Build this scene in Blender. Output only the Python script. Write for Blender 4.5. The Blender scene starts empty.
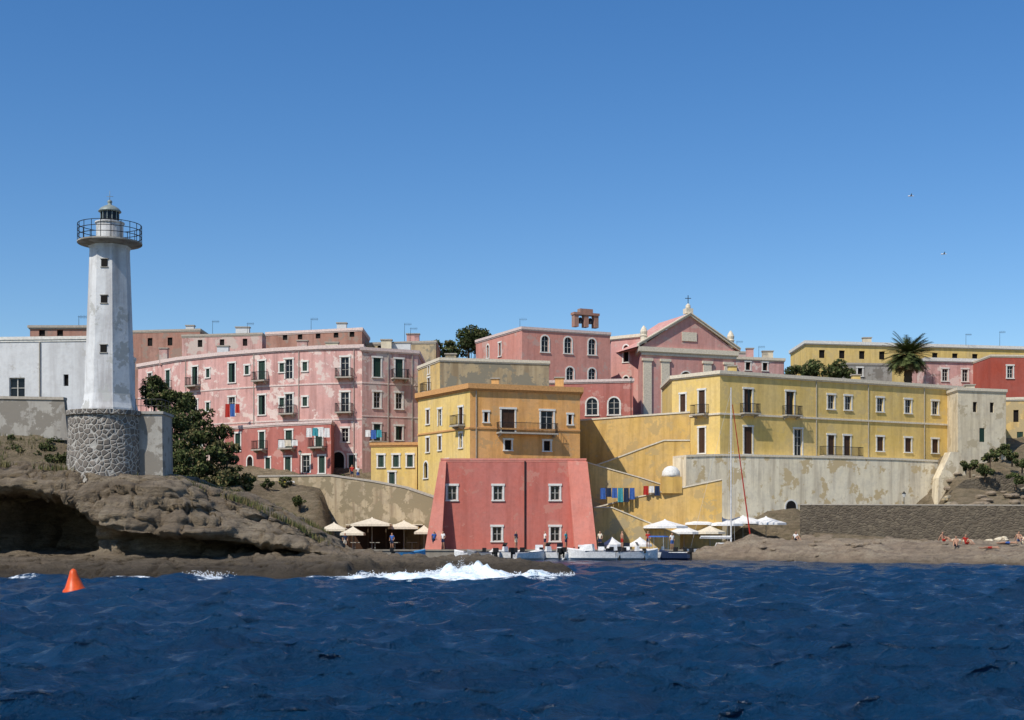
import bpy, math, random
import numpy as np
from mathutils import Vector, Matrix, noise
R=random.Random(7)
F=1400.;H=2.3;Y0=535.
def X(px,D): return (px-512)/F*D
def Z(py,D): return H+(Y0-py)/F*D
def P3(px,py,D): return (X(px,D),D,Z(py,D))
C=bpy.context.scene.collection
# ---------------------------------------------------------------- materials
class NT:
    def __init__(s,name):
        s.m=bpy.data.materials.new(name); s.m.use_nodes=True; s.t=s.m.node_tree; s.b=s.t.nodes['Principled BSDF']
        s.b.inputs['Specular IOR Level'].default_value=0.25
    def n(s,ty,**k):
        x=s.t.nodes.new(ty)
        for a,v in k.items(): setattr(x,a,v)
        return x
    def l(s,a,b): s.t.links.new(a,b)
    def coord(s,scale=(1,1,1),loc=(0,0,0)):
        c=s.n('ShaderNodeTexCoord'); m=s.n('ShaderNodeMapping'); m.inputs['Scale'].default_value=scale; m.inputs['Location'].default_value=loc
        s.l(c.outputs['Object'],m.inputs['Vector']); return m.outputs[0]
    def noise(s,vec,scale,detail=4,rough=.6):
        x=s.n('ShaderNodeTexNoise'); x.inputs['Scale'].default_value=scale; x.inputs['Detail'].default_value=detail; x.inputs['Roughness'].default_value=rough
        s.l(vec,x.inputs['Vector']); return x.outputs['Fac']
    def ramp(s,f,a,b,ca=0.,cb=1.):
        x=s.n('ShaderNodeMapRange'); x.inputs['From Min'].default_value=a; x.inputs['From Max'].default_value=b
        x.inputs['To Min'].default_value=ca; x.inputs['To Max'].default_value=cb
        s.l(f,x.inputs['Value']); return x.outputs[0]
    def mix(s,f,a,b,mode='MIX'):
        x=s.n('ShaderNodeMix',data_type='RGBA',blend_type=mode)
        for v,i in ((f,0),(a,6),(b,7)):
            if hasattr(v,'links'): s.l(v,x.inputs[i])
            elif i==0: x.inputs[0].default_value=v
            else: x.inputs[i].default_value=(*v,1)
        return x.outputs[2]
    def bump(s,h,st,dist=.05):
        x=s.n('ShaderNodeBump'); x.inputs['Strength'].default_value=st; x.inputs['Distance'].default_value=dist
        s.l(h,x.inputs['Height']); s.l(x.outputs[0],s.b.inputs['Normal'])
    def out(s,col,rough=.9):
        if hasattr(col,'links'): s.l(col,s.b.inputs['Base Color'])
        else: s.b.inputs['Base Color'].default_value=(*col,1)
        s.b.inputs['Roughness'].default_value=rough
        return s.m
def plain(name,col,rough=.6,metal=0):
    t=NT(name); v=t.coord(); f=t.noise(v,6,3)
    t.b.inputs['Metallic'].default_value=metal
    d=tuple(c*.72 for c in col)
    return t.out(t.mix(t.ramp(f,.35,.7),col,d),rough)
def plaster(name,col,grime=.5,patch=None,pam=.0,seed=0):
    t=NT(name); v=t.coord(loc=(seed*7.3,seed*3.1,seed*1.7))
    vs=t.coord(scale=(1.3,1.3,.10),loc=(seed*2.3,seed,0))
    big=t.noise(v,.20,6,.68); fine=t.noise(v,2.4,5,.7); st=t.noise(vs,1.,5,.65); mid=t.noise(v,.8,6,.7)
    dark=tuple(c*k for c,k in zip(col,(.52,.48,.47))); g_=sum(col)/3; light=tuple(min(.9,c*.93+g_*.11+.02) for c in col)
    c=t.mix(t.ramp(big,.38,.62),col,light)
    c=t.mix(t.ramp(mid,.48,.64,0,grime*.55),c,tuple(x*.55+g_*.15 for x in col))
    c=t.mix(t.ramp(fine,.45,.8,0,.35),c,dark)
    c=t.mix(t.ramp(st,.46,.66,0,grime*.8),c,dark)
    if patch:
        pn=t.noise(v,.6,8,.66)
        c=t.mix(t.ramp(pn,.61-pam,.635-pam),c,patch)
    t.bump(fine,.4,.05)
    return t.out(c,.92)
def rubble(name,c1,c2,mortar,scale=2.2,mw=.06,flat=1.):
    t=NT(name); v=t.coord(scale=(1,1,flat))
    a=t.n('ShaderNodeTexVoronoi',feature='F1'); a.inputs['Scale'].default_value=scale; t.l(v,a.inputs['Vector'])
    e=t.n('ShaderNodeTexVoronoi',feature='DISTANCE_TO_EDGE'); e.inputs['Scale'].default_value=scale; t.l(v,e.inputs['Vector'])
    sp=t.n('ShaderNodeSeparateColor'); t.l(a.outputs['Color'],sp.inputs[0])
    c=t.mix(sp.outputs[0],c1,c2)
    c=t.mix(t.ramp(t.noise(v,1.2,5),.4,.75,0,.6),c,tuple(x*.6 for x in c1))
    m=t.ramp(e.outputs['Distance'],mw*.4,mw,1,0)
    c=t.mix(m,c,mortar)
    t.bump(t.ramp(e.outputs['Distance'],0,.2),.7,.08)
    return t.out(c,.95)
def rockmat(name,c1,c2,c3,wet=0.,sc=1.):
    t=NT(name); v=t.coord(scale=(1,1,2.2)); vl=t.coord(scale=(.35,.35,4.))
    a=t.noise(v,.25*sc,8,.65); b=t.noise(v,1.3*sc,9,.75); f=t.noise(v,7*sc,5,.75); ly=t.noise(vl,.8,6,.7)
    c=t.mix(t.ramp(a,.38,.60),c1,c2); c=t.mix(t.ramp(b,.46,.64),c,c3)
    c=t.mix(t.ramp(ly,.5,.60,0,.5),c,tuple(x*.55 for x in c1))
    c=t.mix(t.ramp(f,.50,.66,0,.5),c,tuple(x*.45 for x in c1))
    if wet is not None:
        g=t.n('ShaderNodeNewGeometry'); s=t.n('ShaderNodeSeparateXYZ'); t.l(g.outputs['Position'],s.inputs[0])
        ad=t.n('ShaderNodeMath',operation='MULTIPLY_ADD'); t.l(a,ad.inputs[0]); ad.inputs[1].default_value=-1.6; t.l(s.outputs[2],ad.inputs[2])
        c=t.mix(t.ramp(ad.outputs[0],-.6+wet,.3+wet,.8,0),c,(.036,.029,.022))
    ad=t.n('ShaderNodeMath',operation='MULTIPLY_ADD'); t.l(f,ad.inputs[0]); ad.inputs[1].default_value=.4; t.l(b,ad.inputs[2])
    t.bump(ad.outputs[0],1.,.6)
    return t.out(c,.93)
def leafmat(name,col):
    t=NT(name); v=t.coord(); f=t.noise(v,1.3,3)
    t.b.inputs['Specular IOR Level'].default_value=.15
    return t.out(t.mix(t.ramp(f,.35,.65),col,tuple(c*.5 for c in col)),.75)
M={}
M['pink']=plaster('pink_plaster',(.62,.345,.305),.8,(.68,.54,.48),.06,1)
M['pink2']=plaster('faded_pink_plaster',(.55,.33,.29),.95,(.50,.41,.36),.09,2)
M['rose']=plaster('rose_plaster',(.45,.15,.12),.65,(.5,.26,.22),.03,3)
M['fort']=plaster('shaded_coral_plaster',(.54,.155,.115),.45,(.51,.21,.16),.03,4)  # coral of the front wall, its shade painted in as a darker tone
M['fortb']=plaster('sunlit_coral_plaster',(.68,.235,.17),.4,(.62,.29,.22),.02,24)  # same coral lightened for buttresses and cornice, sunlight put into the colour
M['salmon']=plaster('light_salmon_plaster',(.58,.255,.20),.5,(.50,.31,.26),.03,5)
M['churchp']=plaster('church_pink_plaster',(.58,.29,.25),.5,(.52,.35,.30),.04,25)
M['ochre']=plaster('ochre_plaster',(.76,.385,.115),.6,(.58,.34,.15),.04,6)
M['yellow']=plaster('yellow_plaster',(.72,.51,.16),.5,(.62,.46,.20),.03,7)
M['yellow2']=plaster('weathered_yellow_plaster',(.64,.44,.16),.85,(.45,.35,.19),.08,8)
M['mustard']=plaster('mustard_wall_plaster',(.66,.42,.12),.75,(.50,.35,.15),.06,9)
M['weath']=plaster('grey_ochre_plaster',(.44,.34,.20),.95,(.25,.22,.16),.11,10)
M['cream']=plaster('cream_plaster',(.68,.59,.42),.75,(.48,.40,.27),.06,11)
M['creamw']=plaster('flaking_cream_plaster',(.78,.69,.50),.8,(.54,.42,.24),.06,12)
M['white']=plaster('white_plaster',(.60,.61,.61),.5,(.46,.45,.43),.01,13)
M['tower']=plaster('lighthouse_paint',(.62,.63,.63),.95,(.42,.42,.40),.05,14)
M['brown']=plaster('brown_red_plaster',(.36,.19,.14),.7,(.28,.2,.16),.07,15)
M['dred']=plaster('dark_red_plaster',(.40,.08,.05),.3,None,0,16)
M['grey']=plaster('grey_render',(.36,.34,.30),.9,(.22,.20,.17),.09,17)
M['trim']=plain('cream_trim',(.72,.64,.50),.8)
M['trimw']=plain('white_trim',(.76,.74,.68),.8)
M['trimp']=plain('pale_pink_trim',(.70,.56,.51),.85)
M['trimo']=plain('orange_trim',(.62,.33,.13),.85)
M['roof']=plain('roof_cover',(.30,.25,.2),.9)
M['glass']=plain('dark_glass',(.012,.014,.018),.12)
M['wood']=plain('white_painted_wood',(.55,.53,.48),.6)
M['sg']=plain('green_shutter_paint',(.02,.05,.035),.6)
M['sb']=plain('brown_shutter_paint',(.07,.035,.02),.6)
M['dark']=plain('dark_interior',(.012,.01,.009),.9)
M['iron']=plain('dark_iron',(.03,.03,.032),.5,.5)
M['dome']=plain('grey_green_lantern_paint',(.26,.30,.28),.5,.1)
M['slab']=plain('stone_slab',(.42,.38,.32),.9)
M['stone']=rubble('rubble_stone',(.13,.115,.10),(.24,.21,.18),(.42,.40,.36),3.2,.09)
M['seast']=rubble('dark_sea_wall_stone',(.09,.073,.055),(.17,.14,.10),(.13,.11,.08),2.4,.07,1.8)
M['retain']=plaster('retaining_wall_render',(.44,.35,.22),1.,(.26,.21,.13),.14,18)
M['rock']=rockmat('brown_tuff_rock',(.29,.225,.155),(.40,.325,.23),(.215,.168,.115),.3)
M['rock2']=rockmat('warm_shore_rock',(.37,.285,.20),(.47,.38,.27),(.27,.205,.145),-.5,.8)
M['land']=rockmat('earth_ground',(.25,.19,.12),(.32,.255,.165),(.16,.135,.08),None)
M['quay']=plaster('quay_stone',(.30,.26,.2),.7,None,0,19)
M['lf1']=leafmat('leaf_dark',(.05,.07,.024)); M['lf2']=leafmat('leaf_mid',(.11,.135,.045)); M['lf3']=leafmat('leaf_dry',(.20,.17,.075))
M['bark']=plain('bark',(.10,.07,.045),.95)
M['palm']=leafmat('palm_leaf',(.12,.15,.05)); M['palmd']=leafmat('dead_palm_leaf',(.22,.15,.07))
M['canvas']=plain('beige_canvas',(.72,.64,.50),.9); M['canvasw']=plain('white_canvas',(.8,.79,.76),.9)
M['gel']=plain('white_gelcoat',(.82,.82,.80),.35); M['gelb']=plain('blue_boat_paint',(.05,.25,.50),.4); M['gelg']=plain('grey_rubber',(.25,.26,.27),.6)
M['navy']=plain('navy_paint',(.02,.035,.08),.4)
M['black']=plain('black_plastic',(.02,.02,.02),.4)
M['alu']=plain('aluminium',(.75,.75,.75),.4,.3)
M['red']=plain('red_fabric',(.45,.03,.02),.8); M['blue']=plain('blue_fabric',(.05,.13,.4),.9); M['teal']=plain('teal_fabric',(.05,.3,.35),.9)
M['buoy']=plain('orange_red_buoy_paint',(.75,.10,.02),.4); M['ylw']=plain('yellow_fabric',(.6,.45,.08),.9)
M['skin']=plain('skin',(.45,.25,.16),.6); M['hair']=plain('dark_hair',(.03,.02,.015),.8)
# ---------------------------------------------------------------- mesh builder
class MB:
    def __init__(s): s.v=[];s.f=[];s.m=[]
    def add(s,vs,fs,m=0):
        o=len(s.v); s.v+=[tuple(v) for v in vs]; s.f+=[tuple(i+o for i in f) for f in fs]; s.m+=[m]*len(fs)
    def hexa(s,p,m=0): s.add(p,[(0,3,2,1),(4,5,6,7),(0,1,5,4),(1,2,6,5),(2,3,7,6),(3,0,4,7)],m)
    def box(s,x0,x1,y0,y1,z0,z1,m=0):
        s.hexa([(x0,y0,z0),(x1,y0,z0),(x1,y1,z0),(x0,y1,z0),(x0,y0,z1),(x1,y0,z1),(x1,y1,z1),(x0,y1,z1)],m)
    def fbox(s,fr,u0,u1,o0,o1,z0,z1,m=0):
        q=[(u0,o1),(u1,o1),(u1,o0),(u0,o0)]
        s.hexa([fr.pt(u,o,z0) for u,o in q]+[fr.pt(u,o,z1) for u,o in q],m)
    def cyl(s,p0,p1,r0,r1,n=8,m=0,cap=True):
        p0=Vector(p0);p1=Vector(p1);d=(p1-p0).normalized()
        a=d.orthogonal().normalized(); b=d.cross(a)
        vs=[];
        for p,r in((p0,r0),(p1,r1)):
            for i in range(n):
                t=2*math.pi*i/n; vs.append(p+(a*math.cos(t)+b*math.sin(t))*r)
        fs=[(i,(i+1)%n,n+(i+1)%n,n+i) for i in range(n)]
        if cap: fs+=[tuple(range(n))[::-1],tuple(range(n,2*n))]
        s.add(vs,fs,m)
    def rev(s,prof,c,n=24,m=0,ph=0):
        vs=[];fs=[]
        for r,z in prof:
            for i in range(n):
                t=2*math.pi*(i+ph)/n; vs.append((c[0]+r*math.cos(t),c[1]+r*math.sin(t),z))
        for k in range(len(prof)-1):
            for i in range(n):
                j=(i+1)%n; fs.append((k*n+i,k*n+j,(k+1)*n+j,(k+1)*n+i))
        fs.append(tuple(range(n))[::-1]); fs.append(tuple(range((len(prof)-1)*n,len(prof)*n)))
        s.add(vs,fs,m)
    def ring(s,c,z,r,t=.02,n=24,m=0):
        for i in range(n):
            a=2*math.pi*i/n;b=2*math.pi*(i+1)/n
            s.cyl((c[0]+r*math.cos(a),c[1]+r*math.sin(a),z),(c[0]+r*math.cos(b),c[1]+r*math.sin(b),z),t,t,4,m,False)
    def mesh(s,name,mats,origin=(0,0,0),smooth=False):
        me=bpy.data.meshes.new(name)
        me.from_pydata([(v[0]-origin[0],v[1]-origin[1],v[2]-origin[2]) for v in s.v],[],s.f)
        for k in mats: me.materials.append(M[k] if isinstance(k,str) else k)
        me.polygons.foreach_set('material_index',s.m)
        if smooth: me.polygons.foreach_set('use_smooth',[True]*len(s.f))
        me.update(); return me
    def obj(s,name,mats,parent=None,origin=(0,0,0),smooth=False):
        o=bpy.data.objects.new(name,s.mesh(name,mats,origin,smooth)); C.objects.link(o)
        if parent: o.parent=parent
        else: o.location=origin
        return o
def thing(name,label,cat,loc,group=None,rz=0):
    e=bpy.data.objects.new(name,None); C.objects.link(e); e.location=loc; e.rotation_euler[2]=rz; e.empty_display_size=.5
    e['label']=label; e['category']=cat
    if group: e['group']=group
    return e
def inst(name,me,parent,loc=(0,0,0),rz=0):
    o=bpy.data.objects.new(name,me); C.objects.link(o); o.location=loc; o.rotation_euler[2]=rz
    if parent: o.parent=parent
    return o
class Fr:
    def __init__(s,a,b):
        s.a=a;s.b=b;dx=b[0]-a[0];dy=b[1]-a[1];s.L=math.hypot(dx,dy);s.d=(dx/s.L,dy/s.L);s.n=(s.d[1],-s.d[0]);s.ang=math.atan2(dy,dx)
    def pt(s,u,o,z): return (s.a[0]+s.d[0]*u+s.n[0]*o,s.a[1]+s.d[1]*u+s.n[1]*o,z)
    def hit(s,px):
        k=(px-512)/F; u=(k*s.a[1]-s.a[0])/(s.d[0]-k*s.d[1]); return u,s.a[1]+u*s.d[1]
    def uz(s,px,py):
        u,D=s.hit(px); return u,Z(py,D)
def frame_px(a,b): return Fr((X(*a),a[1]),(X(*b),b[1]))
# ---------------------------------------------------------------- windows
WC={}
def win_meshes(st,w,h,sh,tr):
    k=(st,w,h,sh,tr)
    if k in WC: return WC[k]
    a=w/2; arch=st in('a','av')
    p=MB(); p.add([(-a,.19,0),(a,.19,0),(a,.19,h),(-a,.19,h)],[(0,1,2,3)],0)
    if st in('w','d','o','a'):
        t=.06
        p.box(-a,-a+t,.13,.18,0,h,1);p.box(a-t,a,.13,.18,0,h,1);p.box(-a+t,a-t,.13,.18,h-t,h,1);p.box(-a+t,a-t,.13,.18,0,t,1);p.box(-.035,.035,.125,.175,t,h-t,1)
        for q in ((.5,) if h<1.6 else (.38,.7)): p.box(-a+t,a-t,.132,.172,h*q-.02,h*q+.02,1)
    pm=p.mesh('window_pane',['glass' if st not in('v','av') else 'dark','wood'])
    fm=None
    if tr:
        s=MB(); b=.17
        if arch:
            hz=h-a
            s.box(-a-b,-a,-.05,-.003,0,hz); s.box(a,a+b,-.05,-.003,0,hz)
            n=8
            for i in range(n):
                t0=math.pi*i/n;t1=math.pi*(i+1)/n
                q=[]
                for y in(-.05,-.003):
                    for t,r in((t0,a),(t0,a+b),(t1,a+b),(t1,a)): q.append((math.cos(t)*r,y,hz+math.sin(t)*r))
                s.hexa(q)
        else:
            s.box(-a-b,-a,-.05,-.003,0,h); s.box(a,a+b,-.05,-.003,0,h); s.box(-a-b-.06,a+b+.06,-.09,-.003,h,h+b+.03)
        if st!='d': s.box(-a-b-.05,a+b+.05,-.12,-.003,-.12,0)
        fm=s.mesh('window_frame',[tr])
    sm=None
    if st in('s','d2','o','h'):
        s=MB()
        def leaf(x0,x1,y0):
            s.box(x0,x0+.06,y0,y0+.04,0.02,h-.02);s.box(x1-.06,x1,y0,y0+.04,0.02,h-.02);s.box(x0+.06,x1-.06,y0+.022,y0+.03,0.02,h-.02)
            n=max(6,int(h/.11))
            for i in range(n):
                z=.04+(h-.1)*i/n; s.add([(x0+.06,y0+.002,z),(x1-.06,y0+.002,z),(x1-.06,y0+.02,z+.06),(x0+.06,y0+.02,z+.06)],[(0,1,2,3)])
        if st=='o': leaf(-a-a+.02,-a-.01,-.11); leaf(a+.01,a+a-.02,-.11)
        elif st=='h': leaf(-a+.01,-.01,.05)
        else: leaf(-a+.01,-.01,.05); leaf(.01,a-.01,.05)
        sm=s.mesh('shutter',[sh])
    WC[k]=(pm,fm,sm); return WC[k]
BC={}
def balcony_meshes(w):
    if w in BC: return BC[w]
    a=w/2; s=MB(); s.box(-a,a,-.85,-.003,-.16,0); 
    for x in(-a+.2,a-.35): s.hexa([(x,-.6,-.3),(x+.15,-.6,-.3),(x+.15,-.003,-.5),(x,-.003,-.5),(x,-.6,-.163),(x+.15,-.6,-.163),(x+.15,-.003,-.163),(x,-.003,-.163)])
    r=MB()
    r.box(-a+.03,a-.03,-.82,-.78,.95,1.0); r.box(-a+.03,a-.03,-.82,-.78,.08,.11)
    for sx in(-a+.03,a-.07): r.box(sx,sx+.04,-.778,-.01,.95,1.0); r.box(sx,sx+.04,-.778,-.01,.08,.11)
    n=int(w/.14)
    for i in range(n+1):
        x=-a+.05+(w-.1)*i/n; r.box(x-.012,x+.012,-.81,-.79,0,.95)
    for i in range(1,6):
        y=-.8+.15*i
        for sx in(-a+.05,a-.05): r.box(sx-.012,sx+.012,y-.012,y+.012,0,.95)
    BC[w]=(s.mesh('balcony_slab',['slab']),r.mesh('railing',['iron'])); return BC[w]
def offs(P,o):
    fr=[Fr(P[i],P[i+1]) for i in range(len(P)-1)]; out=[]
    for i,p in enumerate(P):
        if i==0: n=fr[0].n;k=1
        elif i==len(P)-1: n=fr[-1].n;k=1
        else:
            a=fr[i-1].n;b=fr[i].n; n=(a[0]+b[0],a[1]+b[1]); k=1/(1+a[0]*b[0]+a[1]*b[1])
        out.append((p[0]+n[0]*o*k,p[1]+n[1]*o*k))
    return out
def band(mb,P,z0,z1,out,m=0):
    A=offs(P,-.03);B=offs(P,out)
    for i in range(len(P)-1):
        mb.hexa([(*B[i],z0),(*B[i+1],z0),(*A[i+1],z0),(*A[i],z0),(*B[i],z1),(*B[i+1],z1),(*A[i+1],z1),(*A[i],z1)],m)
def facade(mb,fr,zb,zt,holes,m=0):
    us=sorted({0,fr.L}|{h[0] for h in holes}|{h[1] for h in holes}); zs=sorted({zb,zt}|{h[2] for h in holes}|{h[3] for h in holes})
    for i in range(len(us)-1):
        for j in range(len(zs)-1):
            cu=(us[i]+us[i+1])/2;cz=(zs[j]+zs[j+1])/2
            if any(h[0]<cu<h[1] and h[2]<cz<h[3] for h in holes): continue
            mb.add([fr.pt(us[i],0,zs[j]),fr.pt(us[i+1],0,zs[j]),fr.pt(us[i+1],0,zs[j+1]),fr.pt(us[i],0,zs[j+1])],[(0,1,2,3)],m)
    for u0,u1,z0,z1,ar in holes:
        zz=z1-(u1-u0)/2 if ar else z1
        q=[(u0,z0),(u1,z0),(u1,zz),(u0,zz)]
        for a,b in((0,1),(1,2),(3,0))+(() if ar else((2,3),)):
            mb.add([fr.pt(q[a][0],0,q[a][1]),fr.pt(q[b][0],0,q[b][1]),fr.pt(q[b][0],-.3,q[b][1]),fr.pt(q[a][0],-.3,q[a][1])],[(0,1,2,3)],m)
        if ar:
            r=(u1-u0)/2;uc=(u0+u1)/2;n=8
            for i in range(n):
                t0=math.pi*i/n;t1=math.pi*(i+1)/n
                a=(uc+r*math.cos(t0),zz+r*math.sin(t0));b=(uc+r*math.cos(t1),zz+r*math.sin(t1))
                mb.add([fr.pt(a[0],0,a[1]),fr.pt(b[0],0,b[1]),fr.pt(b[0],0,z1),fr.pt(a[0],0,z1)],[(0,1,2,3)],m)
                mb.add([fr.pt(a[0],0,a[1]),fr.pt(b[0],0,b[1]),fr.pt(b[0],-.3,b[1]),fr.pt(a[0],-.3,a[1])],[(0,1,2,3)],m)
def building(name,label,pts,ztop,zbot,depth,mat,rows=(),cornice='trim',ch=.3,co=.22,bands=(),sh='sg',tr='trimw',cat='house',group=None,emats=None,pipes=()):
    P=[(X(a,b),b) for a,b in pts]
    bk=[(P[-1][0],P[-1][1]+depth),(P[0][0],P[0][1]+depth)]
    O=(P[0][0]*.5+P[-1][0]*.5,min(p[1] for p in P)+depth/2,zbot)
    E=thing(name,label,cat,O,group)
    loop=P+bk; frs=[Fr(loop[i],loop[(i+1)%len(loop)]) for i in range(len(loop))]
    nf=len(P)-1; holes={i:[] for i in range(len(frs))}
    def edge_of(px):
        for i in range(nf):
            if pts[i][0]<=px<=pts[i+1][0]: return i
        return 0
    for row in rows:
        e0,st,pxs,pt,pb,wp=row[:6]; op=row[6] if len(row)>6 else ''
        e=edge_of(pxs[0]) if e0=='*' else e0
        fr=frs[e]; u,D=fr.hit(pxs[0]); zt=Z(pt,D);zb=Z(pb,D); w=round(wp*D/F*20)/20; h=round((zt-zb)*20)/20
        for px in pxs:
            e=edge_of(px) if e0=='*' else e0; fr=frs[e]
            u,_=fr.hit(px); s=st
            if u-w/2<.1 or u+w/2>fr.L-.1: continue
            if st=='m': s=R.choice(['s','s','w','o','h'])
            if st=='D': s=R.choice(['s','h','d','s'])
            ar=s in('a','av')
            holes[e].append((u-w/2,u+w/2,zb,zb+h,ar))
            pm,fm,sm=win_meshes(s,w,h,sh,tr)
            g=fr.pt(u,0,zb); loc=(g[0]-O[0],g[1]-O[1],g[2]-O[2])
            wo=inst('door' if (st in('D','d') ) else 'window',pm,E,loc,fr.ang)
            if fm: inst('frame',fm,wo)
            if sm: inst('shutter',sm,wo)
            if 'b' in op and (('B' in op) or R.random()<.75):
                bs,br=balcony_meshes(round((w+1.1)*10)/10)
                bo=inst('balcony',bs,E,(loc[0],loc[1],loc[2]-.02),fr.ang); inst('railing',br,bo)
    wb=MB()
    for i,fr in enumerate(frs): facade(wb,fr,zbot,ztop,holes[i],(emats[i] if emats and i<len(emats) else 0))
    mats=[mat] if isinstance(mat,str) else list(mat)
    wb.obj('wall',mats,E,O)
    for px in pipes:
        b=MB(); fr=frs[edge_of(px)]; u=fr.hit(px)[0]; b.cyl(fr.pt(u,.07,zbot),fr.pt(u,.07,ztop-ch-.15),.05,.05,5); b.obj('drainpipe',['slab'],E,O)
    rb=MB(); n=len(loop); rb.add([(x,y,ztop-.05) for x,y in loop],[tuple(range(n))])
    rb.obj('roof',['roof'],E,O)
    if cornice:
        cb=MB(); PP=[bk[1]]+P+[bk[0]]
        band(cb,PP,ztop-ch,ztop+.06,co); band(cb,PP,ztop-ch-.14,ztop-ch-.003,co*.5)
        cb.obj('cornice',[cornice],E,O)
        for py,px,hh,oo in bands:
            cb=MB(); fr=frs[edge_of(px)]; u,D=fr.hit(px); z=Z(py,D); band(cb,P,z,z+hh,oo); cb.obj('string_course',[cornice],E,O)
    return E,O,frs
def poly_wall(name,label,a,b,pts,thick,mat,ntop=0,cap='trim',cat='wall',capo=.08,caph=.18):
    fr=frame_px(a,b); q=[fr.uz(*p) for p in pts]; n=len(q)
    O=fr.pt(sum(p[0] for p in q)/n,0,min(p[1] for p in q))
    E=thing(name,label,cat,O)
    mb=MB(); vs=[fr.pt(u,0,z) for u,z in q]+[fr.pt(u,-thick,z) for u,z in q]
    fs=[tuple(range(n))[::-1],tuple(range(n,2*n))]+[(i,(i+1)%n,n+(i+1)%n,n+i) for i in range(n)]
    mb.add(vs,fs); mb.obj('wall',[mat],E,O)
    if ntop:
        cb=MB()
        for i in range(ntop-1):
            (u0,z0),(u1,z1)=q[i],q[i+1]
            if abs(u1-u0)<.05: continue
            o0,o1=capo,-thick-capo; z0+=.004; z1+=.004
            cb.hexa([fr.pt(u0,o0,z0),fr.pt(u1,o0,z1),fr.pt(u1,o1,z1),fr.pt(u0,o1,z0),fr.pt(u0,o0,z0+caph),fr.pt(u1,o0,z1+caph),fr.pt(u1,o1,z1+caph),fr.pt(u0,o1,z0+caph)])
        cb.obj('coping',[cap],E,O)
    return E,O,fr
# ================================================================ TERRAIN & SEA
def hf(name,xs,ys,fn,mat,smooth=True):
    nx,ny=len(xs),len(ys); v=[];f=[]
    for j in range(ny):
        for i in range(nx): v.append((xs[i],ys[j],fn(xs[i],ys[j])))
    for j in range(ny-1):
        for i in range(nx-1): a=j*nx+i; f.append((a,a+1,a+nx+1,a+nx))
    mb=MB(); mb.v=v;mb.f=f;mb.m=[0]*len(f); o=mb.obj(name,[mat],smooth=smooth); o['kind']='structure'; return o
fb=lambda x,y,z=0,o=5: noise.fractal(Vector((x,y,z)),1.0,2.0,o)
TA=([86,88,92,130,160,180,230,700],[4.5,6.6,8.8,10,12,16,19,24])
TB=([86,88,100,130,160,180,230,700],[4.3,5,5.6,6.5,8.8,14,18,24])
TC=([86,88,120,138,143,150,160,180,230,700],[1.,2.3,2,2.4,6.4,7.6,9,14,18,24])
TM=([131.5,132.5,147.5,150,158,170,185,230,700],[-1.8,.72,.78,4.6,8,14,18,21,24])
TN=([141.5,142.5,147.5,150,158,170,185,230,700],[-1.8,.9,1.,4.6,8,14,18,21,24])
TQ=([125,134,142,156,158,160,170,190,230,700],[-1.5,1.5,3.3,3.6,7,9,15,19,22,25])
TR=([125,134,142,147,152,160,170,190,230,700],[-1.5,1.5,4.0,5.0,7,10.5,15,19,22,25])
cols=[(-400,TA),(60,TA),(150,TB),(240,TB),(275,TC),(318,TC),(336,TM),(676,TM),(690,TN),(796,TN),(812,TQ),(930,TQ),(955,TR),(1500,TR)]
def land_z(x,y):
    px=512+x/y*F
    if px<=cols[0][0]: z=np.interp(y,*TA)
    elif px>=cols[-1][0]: z=np.interp(y,*TR)
    else:
        for (p0,t0),(p1,t1) in zip(cols,cols[1:]):
            if p0<=px<=p1:
                k=(px-p0)/(p1-p0); z=(1-k)*np.interp(y,*t0)+k*np.interp(y,*t1); break
    flat=.15 if (px>330 and px<930 and y<149) else 1
    rk=1.8 if (255<px<332 and 134<y<150) else 1
    return float(z)+fb(x*.15,y*.15)*.5*flat+abs(fb(x*.7,y*.7,3))*.3*flat*rk+(fb(x*.5,y*.5,13)*.7 if rk>1 else 0)
ys=list(np.arange(86,170,.8))+list(np.geomspace(170,2500,40))
xs=list(np.linspace(-900,-91,18))+list(np.arange(-90,90.1,.8))+list(np.linspace(92,900,18))
hf('ground',xs,ys,lambda x,y: land_z(x,y),'land')
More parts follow.
